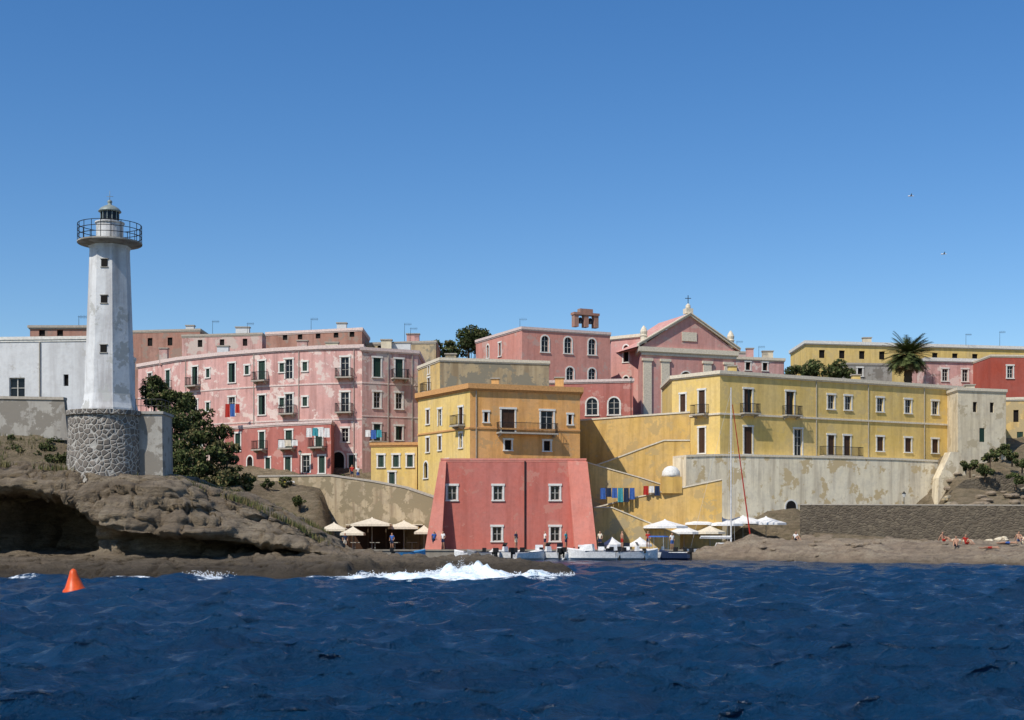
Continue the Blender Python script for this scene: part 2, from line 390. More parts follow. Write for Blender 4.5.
# headland with overhangs
zt_t=([-300,0,70,165,240,290,330,352,368,385],[7.0,6.8,6.4,5.9,4.5,3.2,1.7,.9,.0,-1.2])
ce_t=([-300,0,60,84,96,120,130,200,290,330,356],[5.0,5.0,4.8,3.8,3.0,2.7,2.7,2.4,1.7,1.2,.8])
cd_t=([-300,-60,-20,0,62,80,96,116,128,200,290,322,356],[0.5,1,5,8,8,3,.2,.2,1.3,2.0,1.8,.6,0])
md_t=([-300,165,215,360],[.80,.80,.5,.5])
mb=MB(); nxs=480; npf=150; xsH=np.linspace(-58,-7.4,nxs); V=[]
for x in xsH:
    px=512+x/81*F
    zt=np.interp(px,*zt_t); ce=np.interp(px,*ce_t); cd=np.interp(px,*cd_t); md=np.interp(px,*md_t)
    lip=80.0+1.5*fb(x*.12,3)+ (0 if px<110 else -1.0); e1=ce+min(.45,(zt-ce)*.4)
    pr=[(73.2,-1.5),(74.0,.1),(74.8,.7),(78.0,.95),(80.6+.3*cd,1.2),(lip+1.6+cd,1.5),(lip+2.2+cd,(ce+1.5)/2),(lip+1.5+cd*.8,ce-.25),(lip+.5,ce-.15),(lip,ce+.1),(lip+.35,e1),(lip+2.4,e1+(zt-e1)*md),(85.2,zt),(90,zt-.1),(94,zt-1.5)]
    pr=[(a,min(b,zt+.2)) if i>2 else (a,min(b,zt)) for i,(a,b) in enumerate(pr)]
    pr=np.array(pr); d=np.r_[0,np.cumsum(np.hypot(*np.diff(pr,axis=0).T))]
    s=np.linspace(0,d[-1],npf)
    Y=np.interp(s,d,pr[:,0]);ZZ=np.interp(s,d,pr[:,1])
    for y,z in zip(Y,ZZ): V.append((x,y,z))
Vd=[]
for x,y,z in V:
    p=Vector((x*.33,y*.33,z*.6)); n1=noise.fractal(p,1.05,2.1,7); n2=noise.fractal(p+Vector((31,7,2)),1.05,2.1,6); n3=noise.fractal(Vector((x*.12,y*.12,z*.3+9)),1,2,3)
    rg=abs(noise.fractal(Vector((x*.18,y*.18,z*1.2+3)),1.,2,5))
    cr=1-abs(noise.fractal(Vector((x*.42,y*.3,z*.2+5)),1.,2,4))*2.2; cr=max(0,cr)**6
    w_=z*1.3+n3*1.0+x*.035; stq=w_%1.; ly=(stq**1.5)*.45*(.5+noise.noise(Vector((x*.3,y*.3,math.floor(w_)))))
    k=min(1,max(.25,(z+.5)/2.))
    hi=noise.noise(Vector((x*2.1,y*2.1,z*3.5)))*.08+noise.noise(Vector((x*5,y*5,z*7)))*.04
    Vd.append((x+n2*.42,y+(n1*.7+n3*.8+rg*.7+ly+cr*.5)*k+hi,z+(n2*.2+n1*.13-rg*.16-cr*.3)*k+hi))
f=[]
for i in range(nxs-1):
    for j in range(npf-1): a=i*npf+j; f.append((a,a+npf,a+npf+1,a+1))
mb.v=Vd;mb.f=f;mb.m=[0]*len(f); o=mb.obj('headland_rock',['rock'],smooth=True); o['kind']='structure'
# low shelf
def shelf(x,y):
    px=512+x/y*F; yy=y+fb(x*.22,1.5,4)*2.2
    A=max(0,np.interp(px,[300,330,400,450,520,565,592],[1.4,1.3,1.05,.9,.75,.5,0])); w=np.interp(yy,[76,77.2,79,83,90,93],[-1.,-.1,.7,1.,.5,-1.])
    b=w if w<=0 else A*w
    if px>560: b-=(px-560)*.02
    if px<300: b=min(b,1)
    k=.4+.6*min(1,A)
    return float(b)+fb(x*.3,y*.3,2,7)*.5*k+(abs(fb(x*.8,y*.8,5))*.4+noise.noise(Vector((x*2.6,y*2.6,0)))*.1)*k-.08
hf('rock_shelf',list(np.arange(-16,6,.16)),list(np.arange(75.5,94,.16)),shelf,'rock',True)
def rsh(x,y):
    px=512+x/y*F
    f0=np.interp(px,[670,700,800,900,1024,1300],[129,127.5,119,112,106,100])
    f0+=fb(x*.08,0,4)*3
    top=np.interp(px,[665,690,730,780,860,1300],[.3,1.1,1.8,1.9,1.4,1.4])
    back=np.interp(px,[690,700,796,806],[131,135,136,140])
    w=np.interp(y-f0,[-3,0,1.0,5,12,30],[-1.5,-.1,.35,.6,.9,1.1])
    z=top*w if w>0 else w
    if y>back: z-= (y-back)*.9
    q=z*2.4+fb(x*.2,y*.2,1)*1.6; q=(math.floor(q)+min(1,(q-math.floor(q))*3))/2.4-fb(x*.2,y*.2,1)*.6
    z=.3*z+.7*q if z>.2 else z
    return float(z)+fb(x*.2,y*.2,8,5)*.6*(1 if w>0 else .3)+abs(fb(x*.6,y*.6,1))*.35+noise.noise(Vector((x*2,y*2,0)))*.05
hf('shore_rock',list(np.arange(13,72,.25)),list(np.arange(97,141,.25)),rsh,'rock2',True)
# quay
mb=MB(); fr=frame_px((328,131),(684,131)); mb.fbox(fr,0,fr.L,-3,0,-1.5,.80); mb.fbox(fr,-.05,fr.L+.05,-.5,.08,.804,.95)
o=mb.obj('quay',['quay'],origin=fr.pt(fr.L/2,0,0)); o['kind']='structure'
# sea
ys=np.r_[np.geomspace(8,165,840),np.geomspace(170,6000,40)]; nc=860
ks=np.linspace(-.56,.56,nc); Yg,K=np.meshgrid(ys,ks,indexing='ij'); Xg=K*(Yg+15)
rs=np.random.RandomState(11); Zg=np.zeros_like(Xg); DX=np.zeros_like(Xg);DY=np.zeros_like(Xg)
sp=np.gradient(ys)[:,None]*np.ones((1,nc))
for i in range(180):
    lam=.22*(4.6/.22)**(rs.rand()); th=math.radians(262+rs.randn()*30); k=2*math.pi/lam
    A=.0100*lam**.72*(0.5+.9*rs.rand())
    ph=rs.rand()*6.28; att=np.clip((lam/sp-1.8)/2.5,0,1)
    arg=k*(math.cos(th)*Xg+math.sin(th)*Yg)+ph
    Zg+=A*att*np.cos(arg); DX-=A*att*math.cos(th)*np.sin(arg)*1.; DY-=A*att*math.sin(th)*np.sin(arg)*1.
att=np.interp(Yg,[0,60,110,150,400],[1,1,.75,.3,.1])
PX=512+Xg/Yg*F
inner=((PX>330)&(Yg>98))*1.0
att=att*(1-.4*inner)
def g(a,c,w): return np.exp(-((a-c)/w)**2)
foam=1.2*g(PX,458,62)*g(Yg,74.6,3.6)+.85*g(PX,540,42)*g(Yg,74.6,2.6)+.95*g(PX,375,40)*g(Yg,74.,2.6)+.6*g(PX,450,120)*g(Yg,70.5,4)
for c,w,s in((15,20,.6),(140,14,.7),(205,24,.95),(290,26,.55)): foam+=s*g(PX,c,w)*g(Yg,72.6,1.5)
foam+=.42*g(Yg,73.8,.7)*(PX<590)
fl=np.interp(PX,[670,700,800,900,1024,1300],[129,127.5,119,112,106,100]); foam+=.5*g(Yg,fl-1.2,1.4)*(PX>690)*(PX<1200)
surf=g(PX,458,44)*g(Yg,75.6,1.5)+.35*g(PX,380,30)*g(Yg,75,1.3)+.3*g(PX,530,30)*g(Yg,75.3,1.2)+.3*g(PX,205,20)*g(Yg,73.2,1.)
msk=(Yg>64)&(Yg<90)&(PX>180)&(PX<600)
nz=np.array([fb(float(a)*.9,float(b)*.9) for a,b in zip(Xg[msk],Yg[msk])])
sf=np.zeros_like(Xg); sf[msk]=nz
Zg=Zg*att+surf*(.42+.75*sf)
Xg=Xg+DX*att; Yg2=Yg+DY*att
me=bpy.data.meshes.new('sea'); nr=len(ys)
co=np.stack([Xg,Yg2,Zg],-1).reshape(-1,3).astype(np.float32)
idx=np.arange(nr*nc).reshape(nr,nc); q=np.stack([idx[:-1,:-1],idx[:-1,1:],idx[1:,1:],idx[1:,:-1]],-1).reshape(-1,4).astype(np.int32)
me.vertices.add(len(co)); me.vertices.foreach_set('co',co.ravel()); me.loops.add(q.size); me.loops.foreach_set('vertex_index',q.ravel())
me.polygons.add(len(q)); me.polygons.foreach_set('loop_start',np.arange(0,q.size,4,dtype=np.int32)); me.polygons.foreach_set('loop_total',np.full(len(q),4,dtype=np.int32))
me.polygons.foreach_set('use_smooth',[True]*len(q)); me.update(calc_edges=True)
at=me.attributes.new('foam','FLOAT','POINT'); at.data.foreach_set('value',foam.ravel().astype(np.float32))
t=NT('sea_water'); v=t.coord(); vv=t.coord(scale=(1,1.5,1))
n1=t.noise(vv,4.2,8,.68); n2=t.noise(vv,13,4,.65)
ad=t.n('ShaderNodeMath',operation='MULTIPLY_ADD'); t.l(n2,ad.inputs[0]); ad.inputs[1].default_value=.4; t.l(n1,ad.inputs[2])
t.bump(ad.outputs[0],1.,.15)
t.b.inputs['IOR'].default_value=1.33; t.b.inputs['Specular IOR Level'].default_value=.5
t.out(t.mix(t.ramp(t.noise(v,.25,3),.35,.65),(.0025,.027,.074),(.0035,.038,.098)),.15)
a=t.n('ShaderNodeAttribute',attribute_name='foam'); fn=t.ramp(t.noise(t.coord(scale=(.9,1.3,1)),1.9,10,.8),.36,.64)
f6=t.n('ShaderNodeMath',operation='MULTIPLY'); t.l(fn,f6.inputs[0]); f6.inputs[1].default_value=.65
sm=t.n('ShaderNodeMath',operation='MULTIPLY_ADD'); t.l(a.outputs['Fac'],sm.inputs[0]); sm.inputs[1].default_value=.72; t.l(f6.outputs[0],sm.inputs[2])
fac=t.ramp(sm.outputs[0],.76,1.02)
dfm=t.n('ShaderNodeBsdfPrincipled'); dfm.inputs['Roughness'].default_value=.8
t.l(t.mix(t.ramp(t.noise(v,2.6,6,.7),.4,.62),(.82,.86,.88),(.45,.57,.65)),dfm.inputs['Base Color'])
mx=t.n('ShaderNodeMixShader'); t.l(fac,mx.inputs[0]); t.l(t.b.outputs[0],mx.inputs[1]); t.l(dfm.outputs[0],mx.inputs[2])
t.l(mx.outputs[0],t.t.nodes['Material Output'].inputs['Surface'])
me.materials.append(t.m); M['foam']=plain('foam_white',(.85,.88,.9),.7)
o=bpy.data.objects.new('sea',me); C.objects.link(o); o['kind']='structure'
# spray
mb=MB()
def drop(x,D,z,r): mb.add([(x-r,D,z),(x+r,D,z),(x,D-r,z),(x,D+r,z),(x,D,z-r),(x,D,z+r)],[(0,2,5),(2,1,5),(1,3,5),(3,0,5),(2,0,4),(1,2,4),(3,1,4),(0,3,4)])
for _ in range(4600):
    px=R.gauss(458,24) if R.random()<.6 else R.uniform(335,575)
    lump=.5+.9*abs(noise.noise(Vector((px*.09,0,0)))); D=75.9+R.gauss(0,.7); hgt=(.62*math.exp(-((px-458)/26)**2)+.2)*lump
    z=.1+hgt*abs(R.gauss(0,.5)); r=R.uniform(.010,.04)*(1.1 if z<.4 else .6); drop(X(px,D),D,z,r)
for _ in range(350):
    px=R.gauss(205,12); D=73.2+R.gauss(0,.4); z=.1+abs(R.gauss(0,.14)); drop(X(px,D),D,z,R.uniform(.012,.035))
o=mb.obj('sea_spray',['foam']); o['kind']='stuff'; o['label']='white spray of a wave breaking on low rocks'; o['category']='sea spray'
# ================================================================ LIGHTHOUSE
D=85.; c=(X(109.8,D),D); O=(c[0],c[1],5.2)
E=thing('lighthouse','white octagonal lighthouse tower on a round rubble stone base','lighthouse',O)
b=MB(); b.rev([(1.68,9.78),(1.68,9.93),(1.58,10.25),(1.49,10.8),(1.19,19.4),(1.19,19.6),(1.27,19.78)],c,8,0,.5); 
b.obj('tower',['tower'],E,O)
b=MB(); b.rev([(1.2,19.783),(1.45,19.88),(1.9,19.95),(1.92,19.97),(1.92,20.05),(1.3,20.06)],c,32,0); b.obj('gallery',['grey'],E,O)
g_=E.children[-1]
b=MB()
for z in(20.4,20.75,21.1): b.ring(c,z,1.88,.025,28)
for i in range(20):
    a=2*math.pi*i/20; p=(c[0]+1.88*math.cos(a),c[1]+1.88*math.sin(a)); b.cyl((*p,20.05),(*p,21.12),.022,.022,5)
b.obj('railing',['iron'],g_,O)
b=MB(); b.rev([(.80,20.065),(.80,21.15),(.88,21.2),(.88,21.27),(.6,21.28)],c,24); b.obj('lantern_base',['tower'],E,O)
b=MB(); b.rev([(.52,21.285),(.52,21.9)],c,12,0)
for i in range(12):
    a=2*math.pi*i/12; b.cyl((c[0]+.55*math.cos(a),c[1]+.55*math.sin(a),21.28),(c[0]+.55*math.cos(a),c[1]+.55*math.sin(a),21.9),.03,.03,5,1)
b.obj('lantern',['glass','dome'],E,O)
b=MB(); b.rev([(.68,21.905),(.68,21.96),(.55,22.12),(.32,22.26),(.12,22.34),(.12,22.46),(.16,22.52),(.1,22.62),(.02,22.64)],c,20); b.cyl((*c,22.6),(*c,23.2),.02,.012,5); b.cyl((c[0]-.2,c[1],22.85),(c[0]+.2,c[1],22.85),.015,.015,4)
b.obj('dome',['dome'],E,O,True)
for py in(266,302,351):
    z=Z(py,D); r=np.interp(z,[10.8,19.4],[1.49,1.19])*math.cos(math.pi/8)
    b=MB(); x=c[0]; b.box(x-.24,x+.24,D-r-.06,D-r+.1,z-.30,z-.25,1); b.box(x-.19,x+.19,D-r-.03,D-r+.1,z-.247,z+.2,0); b.box(x-.24,x+.24,D-r-.06,D-r+.1,z+.203,z+.25,1)
    b.obj('window',['dark','grey'],E,O)
b=MB(); b.rev([(2.35,4.6),(2.2,9.45),(2.34,9.5),(2.34,9.77),(1.5,9.775)],(X(106,D),D),40,0); b.obj('stone_base',['stone'],E,O)
b=MB(); x0,x1=X(138,D),X(164,D); b.hexa([(x0,D-.6,4.6),(x1+.1,D-.6,4.6),(x1+.1,D+2,4.6),(x0,D+2,4.6),(x0,D-.5,9.6),(x1,D-.5,9.6),(x1,D+2,9.6),(x0,D+2,9.6)]); b.box(x0-.02,x1+.1,D-.6,D+2.1,9.604,9.76)
b.obj('side_platform',['grey'],E,O)
b=MB()
for z in(10.1,10.5): b.cyl((x0,D-.5,z),(x1,D-.5,z),.02,.02,5); b.cyl((x1,D-.5,z),(x1,D+2,z),.02,.02,5)
for i in range(6): xx=x0+(x1-x0)*i/5; b.cyl((xx,D-.5,9.76),(xx,D-.5,10.52),.02,.02,5)
for i in range(1,4): b.cyl((x1,D-.5+i*.8,9.76),(x1,D-.5+i*.8,10.52),.02,.02,5)
b.obj('platform_railing',['iron'],E,O)
# ================================================================ LEFT HOUSES
building('white_house','low white plastered house with flat roof above the rocks',[(-90,97),(88,96)],Z(339,97),7.5,12,'white',[(0,'w',[17],378,398,16),(0,'v',[66],374,386,5)],cornice='trimw',ch=.15,co=.1,tr=None,pipes=(40,))
building('roof_annex','small brownish red rooftop house behind the white house',[(30,150),(90,150)],Z(326,150),12,10,'brown',[(0,'v',[42,60],330,336,6)],cornice='slab',ch=.2,tr=None)
poly_wall('garden_wall','weathered grey and beige plastered garden wall below a white house',(-60,92),(68,91),[(-60,398),(64,400),(68,440),(-60,440)],.4,'grey',2,'slab')
building('brown_terrace','brownish red rooftop storey with flat roof',[(120,192),(200,190)],Z(329,190),16,10,'brown',[(0,'v',[150,170,188],338,346,5)],cornice='slab',ch=.2,co=.1,tr=None)
building('rooftop_house','low pink and brown rooftop house',[(182,186),(262,184)],Z(333,184),16,10,'pink2',[(0,'v',[200,222,245],340,347,5)],cornice='slab',ch=.2,co=.1,tr=None)
building('rooftop_house','faded pink rooftop storey with dark windows',[(266,178),(362,174)],Z(328,174),16,9,'brown',[(0,'v',[285,300,318,336,352],333,340,5)],cornice='trimp',ch=.25,co=.12,tr=None)
building('rooftop_house','low cream rooftop house with narrow terrace',[(363,178),(436,176)],Z(341,176),16,9,'weath',[(0,'v',[380,396],344,349,5)],cornice='slab',ch=.2,co=.1,tr=None)
wr=[345,319,289,262,232,195,168,150]
building('apartment_house','long curved pink house with balconies and white framed windows',[(138,180),(178,173),(220,168.5),(275,164.5),(318,162.5),(362,161.5)],Z(345,161.5),6,14,'pink',
 [('*','D',wr,357,377,8,'b'),('*','D',[345,322,289,262,232,195,168],392,412,8,'b'),('*','s',[305,282,247,208],362,371,5),('*','s',[305,282,208],397,406,5),('*','m',[345,305,232,200],428,442,7),('*','av',[338],452,476,13),('*','s',[352],455,474,7)],cornice='trimp',ch=.35,bands=[(384,345,.18,.06),(420,345,.18,.06)],tr='trimw',pipes=(354,299,254,186))
building('apartment_house','deep rose lower house front with laundry and small balconies',[(225,168),(275,162.5),(331,159)],Z(421,159),6,3,'rose',
 [('*','D',[319,289,262,238],429,447,8,'b'),('*','d',[306],455,473,9),('*','s',[322,288,268],456,473,7),('*','av',[250],456,474,8)],cornice='trimp',ch=.2,co=.12)
building('apartment_house','faded weathered pink house with flat roof and balcony doors',[(362,160),(418,163)],Z(347,159.5),6,12,'pink2',
 [(0,'D',[377,399],358,377,8,'b'),(0,'m',[377,399],392,408,7),(0,'D',[377],424,441,7,'b'),(0,'m',[399],426,440,7)],cornice='trimp',ch=.3,bands=[(384,377,.14,.05),(417,377,.14,.05)],pipes=(388,412))
building('small_house','small bright yellow house with three shuttered windows',[(371,153),(417,152)],Z(443,152.5),6.5,5,'yellow',[(0,'s',[381,396,410],455,467,6),(0,'s',[392],472,484,6)],cornice='trimo',ch=.25,co=.15)
poly_wall('retaining_wall','long weathered stone retaining wall with pale coping',(258,152),(434,144),[(258,477),(330,476),(372,482),(404,488),(434,498),(434,552),(258,552)],.8,'retain',5,'slab')
# tower house
building('tall_house','tall weathered grey and ochre upper house with cream edges',[(418,160),(440,152),(549,155)],Z(358,152),6,9,['yellow2','weath','weath'],
 [(0,'D',[429],378,392,7,'b'),(0,'m',[429],365,374,6)],cornice='trim',ch=.25,co=.14,emats=[0,1,1,1,1],tr='trimw',sh='sb')
Eh,Oh,_=building('tall_house','ochre yellow corner house with balcony and shuttered windows',[(418,150),(470,140),(580,144)],Z(384,140),.6,9,['yellow','ochre','yellow2'],
 [(0,'D',[440],409,426,7,'b'),(0,'D',[461],407,425,8,'b'),(0,'s',[428],410,424,6),(0,'m',[440,461],436,450,6),(0,'m',[428],438,452,6),(0,'av',[426],462,478,8),(0,'s',[447],460,472,7),
  (1,'D',[508],409,432,14,''),(1,'D',[547],411,431,13,''),(1,'v',[486,570],412,422,4),(1,'v',[508,547],440,450,7)],
 cornice='trimo',ch=.45,co=.35,bands=[(398,430,.12,.08),(434,430,.16,.1)],emats=[0,1,1,1,1],sh='sb',pipes=(476,))
fr=frame_px((470,140),(580,144))
u,z=fr.uz(526,433); bs,br=balcony_meshes(6.4); p=fr.pt(u,0.02,z); bo=inst('balcony',bs,Eh,tuple(p[i]-Oh[i] for i in range(3)),fr.ang); inst('railing',br,bo)
# harbour building with buttresses
zt=Z(459,133)
E,O,frs=building('harbour_house','coral pink block house with battered buttresses on the quay',[(441,133),(586,133)],zt,.5,6.6,'fort',
 [(0,'w',[452,498,555],486,500,9),(0,'w',[555,497],527,541,9)],cornice='fortb',ch=.12,co=.05)
fr=frs[0]
def butt(u0t,u1t,u0b,u1b,ot,ob):
    b=MB(); zz=zt-.25
    q=[(u0b,ob),(u1b,ob),(u1b,-.02),(u0b,-.02)]; r=[(u0t,ot),(u1t,ot),(u1t,-.02),(u0t,-.02)]
    b.hexa([fr.pt(u,o,.5) for u,o in q]+[fr.pt(u,o,zz) for u,o in r]); b.obj('buttress',['fortb'],E,O)
butt(-.12,.5,-1.5,.1,.15,1.9)
butt(fr.L-1.75,fr.L+.12,fr.L-1.1,fr.L+1.0,.15,1.9)
b=MB()
for px in(525,): u=fr.hit(px)[0]; b.cyl(fr.pt(u,.09,.8),fr.pt(u,.09,zt-.2),.075,.075,6)
b.obj('drainpipe',['iron'],E,O)
# ================================================================ CHURCH
zc=Z(347,185)
E,O,frs=building('church','pink church with white pilasters, triangular pediment and roof cross',[(641,185),(736,190)],zc,14,22,'churchp',[(0,'av',[686],372,392,12)],cornice='trim',ch=.55,co=.35,bands=[(357,686,.3,.15)],tr='trimw',cat='church')
fr=frs[0]; L=fr.L
b=MB(); ap=zc+4.6
b.add([fr.pt(0,.0,zc+.08),fr.pt(L,.0,zc+.08),fr.pt(L/2,.0,ap),fr.pt(0,-9,zc+.08),fr.pt(L,-9,zc+.08),fr.pt(L/2,-9,ap)],[(0,1,2),(5,4,3),(0,3,4,1)],0)
b.obj('gable',['churchp'],E,O)
b=MB(); b.add([fr.pt(-.4,.3,zc+.1),fr.pt(L/2,.3,ap+.22),fr.pt(L+.4,.3,zc+.1),fr.pt(-.4,-9,zc+.1),fr.pt(L/2,-9,ap+.22),fr.pt(L+.4,-9,zc+.1)],[(0,1,4,3),(1,2,5,4)],0)
b.obj('roof_pitch',['churchp'],E,O)
b=MB()
for s0,s1 in(((-.5),L/2),((L+.5),L/2)):
    q=[(s0,zc+.07),(s1,ap-.1)]
    for dz,th,oo in((0,.28,.35),(.29,.14,.5)):
        b.hexa([fr.pt(q[0][0],oo,q[0][1]+dz),fr.pt(q[1][0],oo,q[1][1]+dz),fr.pt(q[1][0],-.2,q[1][1]+dz),fr.pt(q[0][0],-.2,q[0][1]+dz)]+[fr.pt(q[0][0],oo,q[0][1]+dz+th),fr.pt(q[1][0],oo,q[1][1]+dz+th),fr.pt(q[1][0],-.2,q[1][1]+dz+th),fr.pt(q[0][0],-.2,q[0][1]+dz+th)])
b.obj('pediment',['trim'],E,O)
b=MB(); b.fbox(fr,L/2-1.1,L/2+1.1,.02,.12,zc+1.1,zc+2.3); b.obj('plaque',['trim'],E,O)
for px in(647,665,707,728):
    b=MB(); u=fr.hit(px)[0]; b.fbox(fr,u-.6,u+.6,.01,.2,14,zc-1.8); b.fbox(fr,u-.78,u+.78,.01,.3,zc-1.797,zc-1.45); b.obj('pilaster',['trim'],E,O)
b=MB(); b.fbox(fr,L/2-.5,L/2+.5,-.8,.2,ap+.2,ap+.9); p=fr.pt(L/2,-.3,0); b.rev([(.3,ap+.9),(.35,ap+1.1),(.3,ap+1.4),(.05,ap+1.6)],p,12)
b.cyl((p[0],p[1],ap+1.5),(p[0],p[1],ap+2.7),.05,.05,6,1); b.cyl((p[0]-.4,p[1],ap+2.3),(p[0]+.4,p[1],ap+2.3),.045,.045,6,1); b.obj('cross',['trim','iron'],E,O)
for u in(.6,L-.6):
    b=MB(); p=fr.pt(u,-.4,0); z0=zc+.5; b.rev([(.45,z0),(.45,z0+1),(.55,z0+1.05),(.42,z0+1.2),(.5,z0+1.6),(.35,z0+2),(.08,z0+2.4)],p,12); b.obj('finial',['trim'],E,O)
building('church_aisle','tall salmon pink church side wing with round window and pale cornice',[(611,192),(643,189)],Z(334,189),14,20,'churchp',[(0,'av',[626],345,362,6),(0,'av',[626],376,396,6)],cornice='trim',ch=.35,co=.25,cat='church wing',sh='sb')
building('church_aisle','low pink and cream church annex with flat roof',[(735,196),(784,198)],Z(357,196),14,14,'pink',[(0,'v',[748,765],362,370,5)],cornice='trim',ch=.3,co=.2,cat='church wing')
# bell gable house
E,O,frs=building('bell_gable_house','salmon pink house with arched windows and small bell gable',[(476,184),(522,172),(610,177)],Z(327,172),14,12,'salmon',
 [(1,'a',[545,568,592],336,352,8),(1,'a',[570,592],367,380,8),(0,'v',[500],343,356,5),(0,'a',[488],345,358,5)],cornice='trimp',ch=.25,co=.15,emats=[0,0,0],cat='house')
fr=frs[1]; b=MB(); u,z=fr.uz(587,327)
for du in(-1.4,0,1.4):
    b.fbox(fr,u+du-.3,u+du+.3,-.9,-.1,z,z+1.5)
b.fbox(fr,u-1.8,u+1.8,-1.0,0,z+1.504,z+1.8); 
b.fbox(fr,u-.9,u+.9,-.9,-.1,z+1.804,z+2.3)
b.obj('bell_gable',['brown'],E,O)
for du in(-.7,.7):
    b=MB(); p=fr.pt(u+du,-.5,z+.5); b.rev([(.38,p[2]),(.3,p[2]+.3),(.22,p[2]+.6),(.05,p[2]+.75)],p,12); b.obj('bell',['iron'],E,O)
building('arcade_house','low rose coloured house with arched openings',[(549,166),(633,164)],Z(380,165),9,8,'rose',[(0,'a',[592,614],398,415,11),(0,'s',[567],398,412,8)],cornice='trimp',ch=.25,co=.15)
# ochre retaining walls and ramps
poly_wall('terrace_wall','tall mustard yellow terrace wall with pale coping',(580,154),(690,151),[(580,421),(632,417),(690,413),(690,500),(580,500)],1.,'mustard',3,'trim')
poly_wall('ramp_wall','mustard yellow stair wall climbing between houses',(584,150),(690,148.8),[(584,470),(610,461),(650,446),(664,441),(690,441),(690,545),(584,545)],.5,'mustard',5,'trim',caph=.14)
poly_wall('ramp_wall','weathered yellow parapet of the middle stair flight',(584,147.5),(690,147),[(584,462),(604,468),(640,478),(668,487),(690,487),(690,545),(584,545)],.4,'yellow2',5,'trim',caph=.12)
poly_wall('ramp_wall','lower mustard yellow ramp parapet descending to the quay',(596,145),(722,143),[(596,508),(640,497),(722,480),(722,548),(596,548)],.5,'mustard',3,'trim',caph=.14)
poly_wall('ramp_wall','short mustard wall beside the lowest flight of steps',(594,138),(680,138),[(594,508),(612,508),(680,536),(680,551),(594,551)],.4,'yellow2',3,'trim',caph=.12)
# niche shrine
O=P3(671,477,144.4); E=thing('niche','small white half dome on a yellow ramp wall','niche',O)
b=MB(); b.box(O[0]-1.05,O[0]+1.05,O[1]-.9,O[1]+.5,O[2]-1.7,O[2]); b.obj('base',['mustard'],E,O)
b=MB(); pr=[(.95,O[2]+.003),(.95,O[2]+.25),(.88,O[2]+.6),(.66,O[2]+.92),(.35,O[2]+1.1),(.02,O[2]+1.16)]; b.rev(pr,(O[0],O[1]),20); b.obj('dome',['trimw'],E,O,True)
# ================================================================ YELLOW LONG HOUSE
E,O,frs=building('long_house','long yellow two storey house with white framed windows and balconies',[(672,153),(720,148),(962,164)],Z(371,148),6,10,'yellow',
 [(0,'s',[702],390,414,8,'bB'),(0,'s',[683],394,413,7,''),(0,'s',[702,683],428,453,8),
  (1,'h',[748,790],389,413,10,'bB'),(1,'w',[831,848,880,908,935],395,409,8),
  (1,'D',[748,798],427,454,10,''),(1,'s',[831,847],435,455,8,''),(1,'s',[880,908,935],437,451,8)],
 cornice='trim',ch=.3,co=.25,bands=[(378,690,.14,.08),(417,690,.2,.12)],sh='sb',pipes=(816,868,924))
fr=frs[1]; bs,br=balcony_meshes(5.6); u,z=fr.uz(839,456); p=fr.pt(u,.02,z); bo=inst('balcony',bs,E,tuple(p[i]-O[i] for i in range(3)),fr.ang); inst('railing',br,bo)
wa,wb_=(686,146.3),(940,158.5)
poly_wall('base_wall','tall flaking cream retaining wall with arched door under the yellow house',wa,wb_,[(686,457),(722,456),(800,457.5),(895,460),(938,462),(938,512),(934,545),(686,545)],3.2,'creamw',5,'trim',caph=.22)
fb2=frame_px(wa,wb_); u,D_=fb2.hit(791)
O=fb2.pt(u,0,Z(522,D_)); E=thing('arched_doorway','arched boat store doorway in a cream wall','doorway',O,rz=fb2.ang)
pm,fm,sm=win_meshes('av',1.3,2.3,'sg','trimw')
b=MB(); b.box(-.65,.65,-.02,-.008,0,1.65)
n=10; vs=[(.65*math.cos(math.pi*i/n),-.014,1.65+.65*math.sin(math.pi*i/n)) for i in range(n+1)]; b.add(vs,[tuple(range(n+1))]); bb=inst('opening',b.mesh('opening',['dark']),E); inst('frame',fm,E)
E,O,_=building('end_house','cream plastered end house with flat roof and small windows',[(958,159),(1006,161)],Z(389,160),5,10,'cream',[(0,'v',[975,992],402,412,5),(0,'s',[982],428,442,6)],cornice='trim',ch=.25,co=.15,tr=None)
building('end_house','beige weathered house at the street corner',[(1004,168),(1045,167)],Z(398,168),6,10,'yellow2',[(0,'v',[1016,1036],410,422,5),(0,'s',[1020],432,446,6)],cornice='trim',ch=.25,co=.15,tr=None)
poly_wall('buttress_wall','sloping cream buttress wall beside terraces',(935,156),(985,157),[(951,452),(960,452),(967,480),(971,512),(937,512),(939,478)],1.5,'cream',0)
# upper right
building('school_house','long pale yellow building with flat roof and row of windows',[(806,216),(1060,224)],Z(341,216),18,12,'yellow',[(0,'v',[822,842,862,882,935,955,975,995,1012],350,358,6)],cornice='trimw',ch=.4,co=.3,tr=None)
building('low_house','pale pink low house with white cornice',[(926,196),(1060,200)],Z(358,196),16,10,'pink',[(0,'w',[945,965],369,381,6)],cornice='trimw',ch=.4,co=.25)
building('low_house','small dark red house with flat roof',[(991,190),(1060,191)],Z(355,190),16,10,'dred',[(0,'w',[1010],366,378,6)],cornice='trim',ch=.15,co=.1)
building('low_house','grey blue flat roofed outbuilding among trees',[(842,200),(892,201)],Z(363,200),16,8,'grey',[(0,'v',[860],368,376,5)],cornice='slab',ch=.2,co=.1)
building('low_house','small white rooftop house beside the church',[(740,205),(776,206)],Z(362,205),16,8,'white',[(0,'v',[755],366,371,4)],cornice='trimw',ch=.2,co=.1)
building('low_house','distant pink house with flat roof',[(700,212),(752,213)],Z(351,212),16,8,'pink2',(),cornice='slab',ch=.2,co=.1)
